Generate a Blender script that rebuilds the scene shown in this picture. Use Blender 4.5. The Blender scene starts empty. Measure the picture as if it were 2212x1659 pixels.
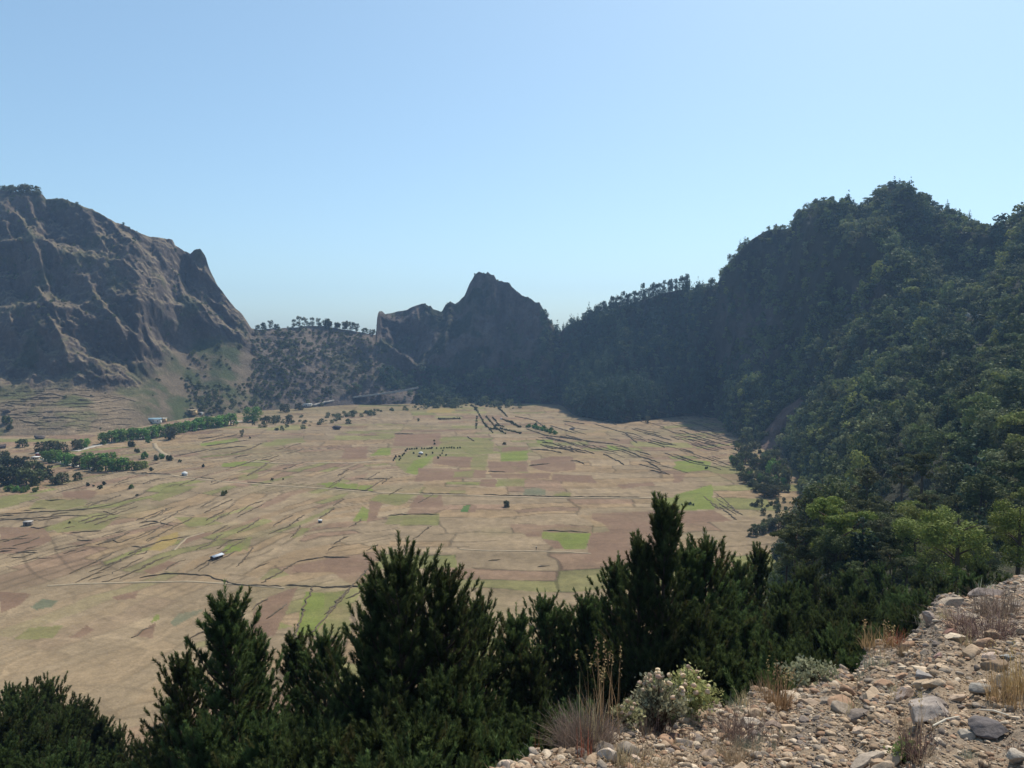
import bpy, math
import numpy as np
from math import radians

SC = bpy.context.scene
COL = SC.collection
# ------------------------------------------------------------------ camera
FPX, PITCH, CZ = 796.0, radians(3.6), 90.0
cs, sn = math.cos(PITCH), math.sin(PITCH)
cam = bpy.data.cameras.new("camera")
cam.sensor_width = 36.0
cam.lens = FPX * 36.0 / 1024.0
cam.clip_start = 0.1
cam.clip_end = 20000.0
camo = bpy.data.objects.new("camera", cam)
camo.location = (0, 0, CZ)
camo.rotation_euler = (math.pi / 2 - PITCH, 0, 0)
COL.objects.link(camo)
SC.camera = camo
# ------------------------------------------------------------------ sky, sun, exposure
SUN_EL, SUN_AZ = radians(52), radians(32)          # azimuth clockwise from the view direction (+Y)
world = bpy.data.worlds.new("World")
SC.world = world
world.use_nodes = True
wn = world.node_tree
bg = wn.nodes["Background"]
sky = wn.nodes.new("ShaderNodeTexSky")
sky.sky_type = 'NISHITA'
sky.sun_disc = False
sky.sun_elevation = SUN_EL
sky.sun_rotation = SUN_AZ
sky.altitude = 1200
sky.air_density = 1.0
sky.dust_density = 3.0
sky.ozone_density = 2.0
gam = wn.nodes.new("ShaderNodeGamma")
gam.inputs[1].default_value = 0.72
tint = wn.nodes.new("ShaderNodeMix")
tint.data_type = 'RGBA'
tint.blend_type = 'MULTIPLY'
tint.inputs[0].default_value = 1.0
tint.inputs[7].default_value = (1.17, 1.45, 1.53, 1)
wn.links.new(sky.outputs[0], gam.inputs[0])
wn.links.new(gam.outputs[0], tint.inputs[6])
wn.links.new(tint.outputs[2], bg.inputs[0])
bg.inputs[1].default_value = 0.145
sl = bpy.data.lights.new("sun", 'SUN')
sl.energy = 4.8
sl.angle = radians(0.5)
sl.color = (1.0, 0.93, 0.83)
so = bpy.data.objects.new("sun", sl)
so.rotation_euler = (math.pi / 2 - SUN_EL, 0, math.pi - SUN_AZ)
so.location = (60, 100, 400)
COL.objects.link(so)
SC.view_settings.view_transform = 'Standard'
SC.view_settings.look = 'None'
SC.view_settings.exposure = 0.2
SC.view_settings.gamma = 1.0
SC.cycles.max_bounces = 6
SC.cycles.diffuse_bounces = 3
SC.cycles.transparent_max_bounces = 4
SC.cycles.volume_bounces = 0
SC.cycles.volume_max_steps = 64

RNG = np.random.default_rng(7)
S = 1024.0 / 2212.0            # working pixels of the notes -> 1024 wide frame


# ------------------------------------------------------------------ numeric helpers
def smooth(a, b, x):
    t = np.clip((x - a) / (b - a), 0, 1)
    return t * t * (3 - 2 * t)


def _hash(ix, iy, iz):
    n = (ix * 374761393 + iy * 668265263 + iz * 1274126177) & 0xFFFFFFFF
    n = ((n ^ (n >> 13)) * 1103515245) & 0xFFFFFFFF
    n = ((n ^ (n >> 16)) * 2246822519) & 0xFFFFFFFF
    return ((n ^ (n >> 15)) & 0xFFFFFF) / float(0xFFFFFF)


def vnoise(x, y, z):
    xi, yi, zi = np.floor(x).astype(np.int64), np.floor(y).astype(np.int64), np.floor(z).astype(np.int64)
    fx, fy, fz = x - xi, y - yi, z - zi
    fx, fy, fz = [t * t * t * (t * (t * 6 - 15) + 10) for t in (fx, fy, fz)]
    r = 0
    for dx in (0, 1):
        wx = fx if dx else 1 - fx
        for dy in (0, 1):
            wy = fy if dy else 1 - fy
            for dz in (0, 1):
                wz = fz if dz else 1 - fz
                r = r + wx * wy * wz * _hash(xi + dx, yi + dy, zi + dz)
    return r * 2 - 1


def fbm(x, y, z, octs=5, gain=0.5, ridged=False):
    a, s, t = 1.0, 0.0, 0.0
    x, y, z = np.asarray(x, float), np.asarray(y, float), np.asarray(z, float)
    for i in range(octs):
        n = vnoise(x + 17.3 * i, y - 9.1 * i, z + 5.7 * i)
        if ridged:
            n = 1 - 2 * np.abs(n)
        s = s + a * n
        t += a
        a *= gain
        x, y, z = x * 2.03, y * 2.03, z * 2.03
    return s / t


def proj(X, Y, Z):
    d = Y * cs - (Z - CZ) * sn
    return 512 + FPX * X / d, 384 - FPX * (Y * sn + (Z - CZ) * cs) / d


def at(px, Y, z):
    """frame column px, depth Y, height z -> X"""
    A = (z - CZ) / Y
    v = (sn + A * cs) / (cs - A * sn)
    return (px - 512) / FPX * Y / (cs + v * sn)


def tan_of(py):
    v = (384 - py) / FPX
    return (-sn + v * cs) / (cs + v * sn)


def gp(px, py, z=0.0):
    v = (384 - py) / FPX
    dy, dz = cs + v * sn, -sn + v * cs
    Y = (z - CZ) * dy / dz
    return (px - 512) / FPX * Y / dy, Y


# ------------------------------------------------------------------ object helpers
def tag(o, label=None, cat=None, group=None, kind=None):
    if label: o["label"] = label
    if cat: o["category"] = cat
    if group: o["group"] = group
    if kind: o["kind"] = kind
    elif cat and "kind" not in o: o["kind"] = "thing"
    return o


def mesh(name, V, F, mat=None, cols=None, smooth_shade=False, attrs=None):
    """V (n,3); F (m,k) array of equal-sized faces or list of arrays"""
    me = bpy.data.meshes.new(name)
    V = np.asarray(V, np.float32)
    Fs = [np.asarray(f) for f in (F if isinstance(F, list) else [F]) if len(f)]
    me.vertices.add(len(V))
    me.vertices.foreach_set("co", V.ravel())
    nl = sum(f.size for f in Fs)
    nf = sum(len(f) for f in Fs)
    me.loops.add(nl)
    me.polygons.add(nf)
    me.loops.foreach_set("vertex_index", np.concatenate([f.ravel() for f in Fs]).astype(np.int32))
    ls, c = [], 0
    for f in Fs:
        ls.append(np.arange(len(f)) * f.shape[1] + c)
        c += f.size
    me.polygons.foreach_set("loop_start", np.concatenate(ls).astype(np.int32))
    if smooth_shade:
        me.polygons.foreach_set("use_smooth", np.ones(nf, bool))
    me.update(calc_edges=True)
    if cols is not None:
        a = me.color_attributes.new("Col", 'FLOAT_COLOR', 'POINT')
        c4 = np.ones((len(V), 4), np.float32)
        c4[:, :3] = cols
        a.data.foreach_set("color", c4.ravel())
    if mat:
        me.materials.append(mat)
    return me


def obj(name, me, parent=None, loc=(0, 0, 0), rotz=0.0, scale=1.0):
    o = bpy.data.objects.new(name, me)
    COL.objects.link(o)
    o.location = loc
    if rotz: o.rotation_euler = (0, 0, rotz)
    if scale != 1.0: o.scale = (scale,) * 3 if not hasattr(scale, '__len__') else scale
    if parent: o.parent = parent
    return o


def grid_faces(nr, nc):
    i = np.arange(nr - 1)[:, None] * nc + np.arange(nc - 1)[None, :]
    i = i.ravel()
    return np.stack([i, i + 1, i + nc + 1, i + nc], 1)


def dup(root, loc, rotz=0.0, scale=1.0, label=None, group=None, cat=None):
    r = root.copy()
    COL.objects.link(r)
    r.location = loc
    r.rotation_euler = (0, 0, rotz)
    r.scale = (scale,) * 3 if not hasattr(scale, '__len__') else scale
    tag(r, label, cat, group)
    for ch in list(root.children):
        c = ch.copy()
        COL.objects.link(c)
        c.parent = r
    return r


# ------------------------------------------------------------------ materials
def newmat(name):
    m = bpy.data.materials.new(name)
    m.use_nodes = True
    nt = m.node_tree
    for n in list(nt.nodes):
        nt.nodes.remove(n)
    out = nt.nodes.new("ShaderNodeOutputMaterial")
    return m, nt, out


def N(nt, t, **kw):
    n = nt.nodes.new(t)
    for k, v in kw.items():
        if k in n.inputs:
            n.inputs[k].default_value = v
        else:
            setattr(n, k, v)
    return n


def terrain_mat(name, scales=((0.6, .35), (4.0, .25)), bump=0.4, bscale=1.5, bdist=0.3, colour=None):
    """surface colour from the mesh's own colour layer, broken up by world-space noise, plus bump"""
    m, nt, out = newmat(name)
    L = nt.links.new
    b = N(nt, "ShaderNodeBsdfPrincipled", Roughness=0.95)
    b.inputs["Specular IOR Level"].default_value = 0.1
    geo = N(nt, "ShaderNodeNewGeometry")
    if colour is None:
        c = N(nt, "ShaderNodeVertexColor", layer_name="Col").outputs[0]
    else:
        rgb = N(nt, "ShaderNodeRGB")
        rgb.outputs[0].default_value = (*colour, 1)
        c = rgb.outputs[0]
    for sc, amt in scales:
        nz = N(nt, "ShaderNodeTexNoise", Scale=sc, Detail=4.0, Roughness=0.65)
        L(geo.outputs["Position"], nz.inputs["Vector"])
        mr = N(nt, "ShaderNodeMapRange")
        mr.inputs["From Min"].default_value = 0.3
        mr.inputs["From Max"].default_value = 0.7
        mr.inputs["To Min"].default_value = 1 - amt
        mr.inputs["To Max"].default_value = 1 + amt
        L(nz.outputs[0], mr.inputs["Value"])
        mx = N(nt, "ShaderNodeMix", data_type='RGBA', blend_type='MULTIPLY')
        mx.inputs[0].default_value = 1.0
        L(c, mx.inputs[6])
        L(mr.outputs[0], mx.inputs[7])
        c = mx.outputs[2]
    L(c, b.inputs["Base Color"])
    nb = N(nt, "ShaderNodeTexNoise", Scale=bscale, Detail=6.0, Roughness=0.7)
    L(geo.outputs["Position"], nb.inputs["Vector"])
    bp = N(nt, "ShaderNodeBump", Strength=bump, Distance=bdist)
    L(nb.outputs[0], bp.inputs["Height"])
    L(bp.outputs[0], b.inputs["Normal"])
    L(b.outputs[0], out.inputs["Surface"])
    return m


def leaf_mat(name, col=(0.05, 0.07, 0.03), trans=0.25, vary=0.35, use_col=False, nscale=0.5):
    m, nt, out = newmat(name)
    L = nt.links.new
    if use_col:
        c = N(nt, "ShaderNodeVertexColor", layer_name="Col").outputs[0]
    else:
        rgb = N(nt, "ShaderNodeRGB")
        rgb.outputs[0].default_value = (*col, 1)
        c = rgb.outputs[0]
    oi = N(nt, "ShaderNodeObjectInfo")
    geo = N(nt, "ShaderNodeNewGeometry")
    nz = N(nt, "ShaderNodeTexNoise", Scale=nscale, Detail=3.0)
    L(geo.outputs["Position"], nz.inputs["Vector"])
    ad = N(nt, "ShaderNodeMath", operation='ADD')
    L(oi.outputs["Random"], ad.inputs[0])
    L(nz.outputs[0], ad.inputs[1])
    mr = N(nt, "ShaderNodeMapRange")
    mr.inputs["From Min"].default_value = 0.3
    mr.inputs["From Max"].default_value = 1.7
    mr.inputs["To Min"].default_value = 1 - vary
    mr.inputs["To Max"].default_value = 1 + vary
    L(ad.outputs[0], mr.inputs["Value"])
    mx = N(nt, "ShaderNodeMix", data_type='RGBA', blend_type='MULTIPLY')
    mx.inputs[0].default_value = 1.0
    L(c, mx.inputs[6])
    L(mr.outputs[0], mx.inputs[7])
    hs = N(nt, "ShaderNodeHueSaturation")
    hm = N(nt, "ShaderNodeMapRange")
    hm.inputs["To Min"].default_value = 0.475
    hm.inputs["To Max"].default_value = 0.515
    L(oi.outputs["Random"], hm.inputs["Value"])
    L(hm.outputs[0], hs.inputs["Hue"])
    L(mx.outputs[2], hs.inputs["Color"])
    b = N(nt, "ShaderNodeBsdfPrincipled", Roughness=0.7)
    b.inputs["Specular IOR Level"].default_value = 0.10
    L(hs.outputs[0], b.inputs["Base Color"])
    t = N(nt, "ShaderNodeBsdfTranslucent")
    L(hs.outputs[0], t.inputs["Color"])
    ms = N(nt, "ShaderNodeMixShader")
    ms.inputs[0].default_value = trans
    L(b.outputs[0], ms.inputs[1])
    L(t.outputs[0], ms.inputs[2])
    L(ms.outputs[0], out.inputs["Surface"])
    return m


def plain_mat(name, col, rough=0.8, vary=0.2, sc=3.0):
    return terrain_mat(name, scales=((sc, vary),), bump=0.3, bscale=sc * 4, bdist=0.05, colour=col)


M_floor = terrain_mat("valley floor soil", scales=((0.06, .10), (0.35, .14), (1.7, .16)), bump=0.5, bscale=0.8, bdist=0.5)
M_hill = terrain_mat("hill rock and grass", scales=((0.05, .18), (0.25, .22), (1.0, .2)), bump=0.9, bscale=0.35, bdist=2.0)
M_bank = terrain_mat("stony bank", scales=((1.5, .18), (18.0, .28), (70., .25)), bump=1.0, bscale=45, bdist=0.02)
M_stone = terrain_mat("loose stone", scales=((9.0, .16), (50., .2)), bump=0.7, bscale=40, bdist=0.01)
M_terr = terrain_mat("dry-stone wall", scales=((0.8, .3),), bump=1.0, bscale=2.0, bdist=0.3, colour=(0.115, 0.09, 0.06))
M_hedge = leaf_mat("hedge", (0.06, 0.075, 0.03), 0.2, 0.4)
M_bark = plain_mat("bark", (0.09, 0.065, 0.045), sc=2.0)
M_pine = leaf_mat("pine needles", (0.042, 0.074, 0.024), 0.36, 0.45, use_col=True, nscale=0.7)
M_far = leaf_mat("hill tree leaves", trans=0.25, vary=0.4, use_col=True, nscale=0.12)

C_TAN = np.array((0.220, 0.163, 0.098))
C_RED = np.array((0.165, 0.105, 0.067))
C_OLI = np.array((0.150, 0.142, 0.052))
C_GRN = np.array((0.135, 0.155, 0.036))
C_OCH = np.array((0.25, 0.18, 0.065))
C_GRY = np.array((0.125, 0.125, 0.075))
C_DGR = np.array((0.06, 0.11, 0.03))

# ================================================================== VALLEY FLOOR
def fz(x, y):
    return 0.7 * fbm(x / 55, y / 55, 0 * x + 3.3, 3) + 0.12 * fbm(x / 9, y / 9, 0 * x, 2)


# crops used while reading the photograph: L (left), C (centre), R (right)
OFF = {'L': (0, 810), 'C': (702, 810), 'R': (1456, 810)}


def crop_px(c, pts):
    ox, oy = OFF[c]
    p = np.asarray(pts, float)
    return np.stack([(ox + p[:, 0] * .3418) * S, (oy + p[:, 1] * .3418) * S], 1)


def crop_world(c, pts):
    p = crop_px(c, pts)
    x, y = gp(p[:, 0], p[:, 1])
    return np.stack([x, y], 1)


POLYS = [
 ('C', 'R', [(1690,870),(2100,860),(2212,850),(2212,1130),(1960,1170),(1625,1190),(1660,1130),(1670,1000),(1800,990),(1750,930),(1690,910)]),
 ('C', 'O', [(1040,430),(1090,450),(1280,450),(1280,620),(1200,610),(1100,470)]),
 ('C', 'O', [(740,390),(960,390),(1070,430),(1060,500),(930,510),(720,460)]),
 ('C', 'O', [(550,460),(720,460),(920,500),(680,555),(510,620),(430,540)]),
 ('L', 'G', [(1940,1370),(2150,1380),(2090,1500),(1990,1659),(1870,1659),(1900,1500)]),
 ('L', 'O', [(2170,1390),(2212,1380),(2212,1659),(2000,1659),(2090,1520)]),
 ('C', 'O', [(0,1370),(130,1360),(20,1560),(110,1659),(0,1659)]),
 ('L', 'G', [(1410,555),(1560,545),(1700,545),(1640,575),(1400,578)]),
 ('L', 'O', [(1560,545),(1780,560),(1700,590),(1560,575)]),
 ('L', 'O', [(1040,710),(1250,705),(1010,800),(950,795)]),
 ('L', 'H', [(930,1110),(1000,1040),(1130,990),(1110,1060),(1010,1115)]),
 ('L', 'G', [(1400,1110),(1440,1070),(1560,1060),(1520,1110),(1420,1130)]),
 ('L', 'O', [(1100,900),(1300,900),(1420,940),(1200,960)]),
 ('L', 'O', [(1440,1060),(1600,1020),(1560,1110)]),
 ('L', 'O', [(1840,1030),(1900,970),(1960,970),(1900,1020)]),
 ('L', 'O', [(330,790),(560,790),(540,820),(420,850),(180,850),(230,800)]),
 ('L', 'O', [(330,960),(520,910),(760,880),(640,980),(360,1000)]),
 ('L', 'G', [(1270,430),(1500,400),(1520,420),(1280,450)]),
 ('L', 'O', [(1650,450),(1750,405),(1920,395),(1930,430)]),
 ('L', 'O', [(1520,640),(1640,620),(1620,660),(1500,665)]),
 ('L', 'G', [(2000,690),(2100,680),(2212,690),(2212,715),(2070,705)]),
 ('L', 'O', [(90,1659),(180,1590),(400,1570),(330,1659)]),
 ('L', 'O', [(0,770),(110,760),(120,830),(0,850)]),
 ('L', 'Y', [(1070,1560),(1130,1500),(1290,1470),(1240,1510),(1100,1590)]),
 ('L', 'Y', [(190,1460),(260,1410),(360,1420),(330,1460),(220,1480)]),
 ('L', 'G', [(945,1560),(980,1510),(1010,1500),(1000,1540)]),
 ('L', 'R', [(1600,1500),(1700,1400),(1890,1340),(1850,1420),(1730,1659),(1600,1659)]),
 ('L', 'R', [(1870,1190),(2212,1160),(2212,1260),(1850,1240)]),
 ('C', 'R', [(0,1160),(310,1150),(290,1230),(130,1260),(0,1245)]),
 ('L', 'R', [(0,965),(280,965),(330,1050),(140,1130),(0,1130)]),
 ('L', 'R', [(400,745),(560,725),(620,750),(560,785),(400,775)]),
 ('L', 'R', [(430,1659),(540,1570),(590,1600),(500,1659)]),
 ('L', 'R', [(840,1640),(980,1560),(960,1659)]),
 ('L', 'R', [(1130,1050),(1260,1000),(1360,1000),(1160,1070)]),
 ('L', 'R', [(900,1240),(1060,1180),(1140,1190),(960,1260)]),
 ('L', 'R', [(0,1370),(200,1380),(120,1450),(0,1500)]),
 ('L', 'R', [(700,1400),(880,1360),(860,1410),(740,1420)]),
 ('L', 'R', [(640,480),(760,470),(740,520),(620,520)]),
 ('C', 'G', [(1380,990),(1670,1000),(1650,1100),(1510,1105),(1470,1060),(1370,1030)]),
 ('C', 'R', [(1255,1000),(1370,985),(1380,1020),(1270,1018)]),
 ('C', 'R', [(1370,1030),(1470,1050),(1500,1100),(1440,1095),(1390,1060)]),
 ('C', 'O', [(400,890),(720,880),(710,950),(380,940)]),
 ('C', 'D', [(870,825),(920,823),(905,870),(860,865)]),
 ('C', 'R', [(920,822),(965,822),(960,870),(905,870)]),
 ('C', 'G', [(180,930),(240,830),(290,860),(260,920)]),
 ('C', 'R', [(290,790),(360,800),(320,900),(260,940)]),
 ('C', 'O', [(330,750),(460,745),(580,755),(480,820),(440,825),(280,790)]),
 ('C', 'R', [(590,760),(740,750),(740,830),(520,835)]),
 ('C', 'O', [(630,750),(740,750),(700,780),(620,775)]),
 ('C', 'O', [(800,725),(895,722),(890,750),(790,748)]),
 ('C', 'Y', [(1260,720),(1340,705),(1395,720),(1395,760),(1250,758)]),
 ('C', 'O', [(1450,750),(1500,733),(1555,740),(1550,768),(1440,765)]),
 ('C', 'R', [(690,510),(930,515),(920,585),(680,560)]),
 ('C', 'O', [(930,510),(1030,505),(1015,600),(925,595)]),
 ('C', 'R', [(1030,545),(1280,545),(1285,610),(1040,615)]),
 ('C', 'R', [(1300,545),(1430,520),(1570,520),(1580,600),(1430,612),(1300,575)]),
 ('C', 'R', [(1440,625),(1690,630),(1710,683),(1430,668)]),
 ('C', 'R', [(1040,622),(1420,620),(1410,655),(1060,650)]),
 ('C', 'R', [(990,660),(1080,658),(1080,705),(970,697)]),
 ('C', 'O', [(1090,655),(1260,655),(1255,705),(1080,705)]),
 ('C', 'G', [(1110,500),(1285,480),(1280,535),(1110,545)]),
 ('C', 'G', [(510,620),(560,540),(700,500),(650,550),(580,630)]),
 ('C', 'G', [(280,510),(350,460),(430,455),(410,505)]),
 ('C', 'O', [(310,370),(440,360),(430,400)]),
 ('C', 'R', [(440,370),(730,370),(720,445),(430,445)]),
 ('C', 'R', [(130,460),(270,450),(260,530),(100,530)]),
 ('C', 'R', [(1110,460),(1280,452),(1280,480),(1120,490)]),
 ('C', 'G', [(60,690),(210,685),(200,722),(80,712)]),
 ('C', 'G', [(220,695),(310,700),(300,730),(205,722)]),
 ('C', 'G', [(0,690),(50,690),(45,712),(0,708)]),
 ('C', 'G', [(1340,410),(1440,405),(1440,435),(1350,432)]),
 ('C', 'R', [(600,590),(1030,600),(1010,650),(560,680)]),
 ('C', 'H', [(640,225),(720,208),(830,215),(800,240),(650,240)]),
 ('C', 'O', [(820,610),(950,600),(930,650),(810,650)]),
 ('C', 'G', [(2060,780),(2212,775),(2212,850),(2090,835)]),
 ('R', 'G', [(0,765),(240,690),(250,850),(0,860)]),
 ('R', 'R', [(20,868),(250,858),(370,915),(60,935)]),
 ('R', 'G', [(0,545),(240,540),(220,600),(60,620),(0,590)]),
 ('R', 'R', [(0,625),(80,625),(40,680),(0,680)]),
 ('C', 'R', [(1840,690),(2070,670),(2090,700),(1880,715)]),
 ('C', 'G', [(1780,440),(1850,450),(1860,480),(1790,470)]),
]
PC = {'R': C_RED, 'O': C_OLI, 'G': C_GRN, 'H': C_OCH, 'Y': C_GRY, 'D': C_DGR}


def in_poly(px, py, poly):
    inside = np.zeros(px.shape, bool)
    n = len(poly)
    for i in range(n):
        x1, y1 = poly[i]
        x2, y2 = poly[(i + 1) % n]
        if y1 == y2:
            continue
        c = ((y1 > py) != (y2 > py)) & (px < (x2 - x1) * (py - y1) / (y2 - y1) + x1)
        inside ^= c
    return inside


def field_pattern(x, y):
    """patchwork of plots from recursive halving of the plain; returns colour and distance to plot edge"""
    rng = np.random.default_rng(11)
    n = len(x)
    col = np.zeros((n, 3))
    edge = np.full(n, 99.0)
    ang = np.where(x < -60, 1.25, 0.06) + 0 * x
    ang = 0.06 + 1.15 * smooth(-20, -120, x) * smooth(700, 500, y) + 0.75 * smooth(60, 260, x) * smooth(350, 600, y)
    wx = x + 14 * fbm(x / 80, y / 80, 0 * x + 8, 3) + 3.2 * fbm(x / 17, y / 17, 0 * x + 18, 3)
    wy = y + 14 * fbm(x / 80, y / 80, 0 * x + 21, 3) + 3.2 * fbm(x / 17, y / 17, 0 * x + 28, 3)
    # one layout per coarse zone keeps plot directions true to the place
    for zi, (a, msk) in enumerate(((1.22, ang > 1.0), (0.6, (ang <= 1.0) & (ang > 0.35)), (0.05, ang <= 0.35))):
        ca, sa = math.cos(a), math.sin(a)
        u = wx * ca + wy * sa
        v = -wx * sa + wy * ca
        idx = np.nonzero(msk)[0]
        if len(idx) == 0:
            continue
        thin = (7, 50) if zi < 2 else (15, 40)
        stack = [(idx, u[idx].min(), u[idx].max(), v[idx].min(), v[idx].max())]
        while stack:
            ii, u0, u1, v0, v1 = stack.pop()
            if len(ii) == 0:
                continue
            du, dv = u1 - u0, v1 - v0
            lim_v, lim_u = thin[0] * rng.uniform(1, 2.6), thin[1] * rng.uniform(.8, 2.2)
            if du <= lim_u and dv <= lim_v:
                r = rng.random()
                base = C_TAN * rng.uniform(.84, 1.1)
                if r < .16: base = C_RED * rng.uniform(.95, 1.25)
                elif r < .24: base = C_OLI * rng.uniform(.9, 1.2)
                elif r < .265: base = (C_GRN + C_OLI) / 2
                elif r < .50: base = C_TAN * np.array((1.0, .93, .85))
                base = base * .8 + C_TAN * .2
                col[ii] = base
                uu, vv = u[ii], v[ii]
                edge[ii] = np.minimum(np.minimum(uu - u0, u1 - uu), np.minimum(vv - v0, v1 - vv))
                continue
            if du / lim_u > dv / lim_v:
                c = u0 + du * rng.uniform(.35, .65)
                m = u[ii] < c
                stack += [(ii[m], u0, c, v0, v1), (ii[~m], c, u1, v0, v1)]
            else:
                c = v0 + dv * rng.uniform(.35, .65)
                m = v[ii] < c
                stack += [(ii[m], u0, u1, v0, c), (ii[~m], u0, u1, c, v1)]
    return col, edge


cpx = np.arange(-300, 1320, 1.25)
cpy = np.concatenate([np.arange(397, 480, .55), np.arange(480, 600, .8), np.arange(600, 830, 1.3)])
PX, PYY = np.meshgrid(cpx, cpy)
X, Y = gp(PX, PYY)
X, Y = X.ravel(), Y.ravel()
Z = fz(X, Y)
fc, fe = field_pattern(X, Y)
# furrow grain along the plots
j = fbm(X / 30, Y / 8, 0 * X, 4)
fc = fc * (1 + .26 * j)[:, None]
j2 = fbm(X / 3.2, Y / 5, 0 * X + 9, 3)
fc = fc * (1 + .22 * j2)[:, None]
lw = 0.55 + .35 * fbm(X / 20, Y / 20, 0 * X + 4, 2)
edge_line = smooth(lw + .35, lw - .1, fe) * (fbm(X / 22, Y / 22, 0 * X + 50, 3) > -.22)
fc = fc * (1 - .42 * edge_line)[:, None]
rad = np.sqrt((X + 30) ** 2 + ((Y - 540) / 1.3) ** 2) + 9 * fbm(X / 60, Y / 60, 0 * X + 40, 3)
fr_ = np.abs(rad / 10.5 - np.floor(rad / 10.5) - .5)
zone = smooth(190, 250, rad) * smooth(-.25, .1, fbm(X / 30, Y / 30, 0 * X + 66, 3)) * smooth(1000, 850, Y)
fc = fc * (1 - .40 * smooth(.42, .48, fr_) * zone)[:, None]
big = fbm(X / 160, Y / 160, 0 * X + 77, 4)
fc = fc * (1 + .18 * big)[:, None]
gtint = .7 * smooth(.1, .5, fbm(X / 70, Y / 45, 0 * X + 31, 4))
fc = fc * (1 - .35 * gtint[:, None]) + C_OLI * .35 * gtint[:, None]
# lower left: ground is freer of plots, streaked pale tracks
ll = smooth(330, 250, Y) * smooth(-60, -110, X)
fc = fc * (1 - ll * .7)[:, None] + (C_TAN * (1.02 + .25 * fbm(X / 26, Y / 26, 0 * X + 3, 4))[:, None]) * (ll * .7)[:, None]
tr = fbm(X / 30, Y / 30, 0 * X + 61, 3)
fc = fc * (1 + .22 * (smooth(.05, 0, np.abs(tr)) * ll))[:, None]
wpx = 2.2 * fbm(X / 16, Y / 16, 0 * X + 90, 3)
wpy = 1.2 * fbm(X / 16, Y / 16, 0 * X + 95, 3)
qx, qy = PX.ravel() + wpx, PYY.ravel() + wpy
for c, k, pts in POLYS:
    pp = crop_px(c, pts)
    b = (qx > pp[:, 0].min() - 2) & (qx < pp[:, 0].max() + 2) & (qy > pp[:, 1].min() - 2) & (qy < pp[:, 1].max() + 2)
    ii = np.nonzero(b)[0]
    ii = ii[in_poly(qx[ii], qy[ii], pp)]
    n1 = fbm(X[ii] / 14, Y[ii] / 10, 0 * ii + 5.0, 3)
    mixw = np.clip((.95 if k != 'O' else .75) + .35 * n1, .3, 1)[:, None]
    fc[ii] = fc[ii] * (1 - mixw) + PC[k] * (1 + .15 * j[ii])[:, None] * mixw
# edge of the plain near the hills: stonier, olive
_, ey = proj(X, Y, Z)
rim = smooth(835, 960, Y)
fc = fc * (1 - .25 * rim)[:, None] + C_OLI * .9 * (.25 * rim)[:, None]
F = grid_faces(len(cpy), len(cpx))
o = obj("valley_floor", mesh("valley_floor", np.stack([X, Y, Z], 1), F, M_floor, np.clip(fc, 0.02, .8), True))
tag(o, kind='structure')
# the wide land under and beyond everything
me = mesh("ground", [(-3500, -3500, -6), (3500, -3500, -6), (3500, 3500, -6), (-3500, 3500, -6)], np.array([[0, 1, 2, 3]]),
          terrain_mat("outer land", colour=(0.2, 0.17, 0.11), scales=((0.01, .3),)))
tag(obj("ground", me), kind='structure')

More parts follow.
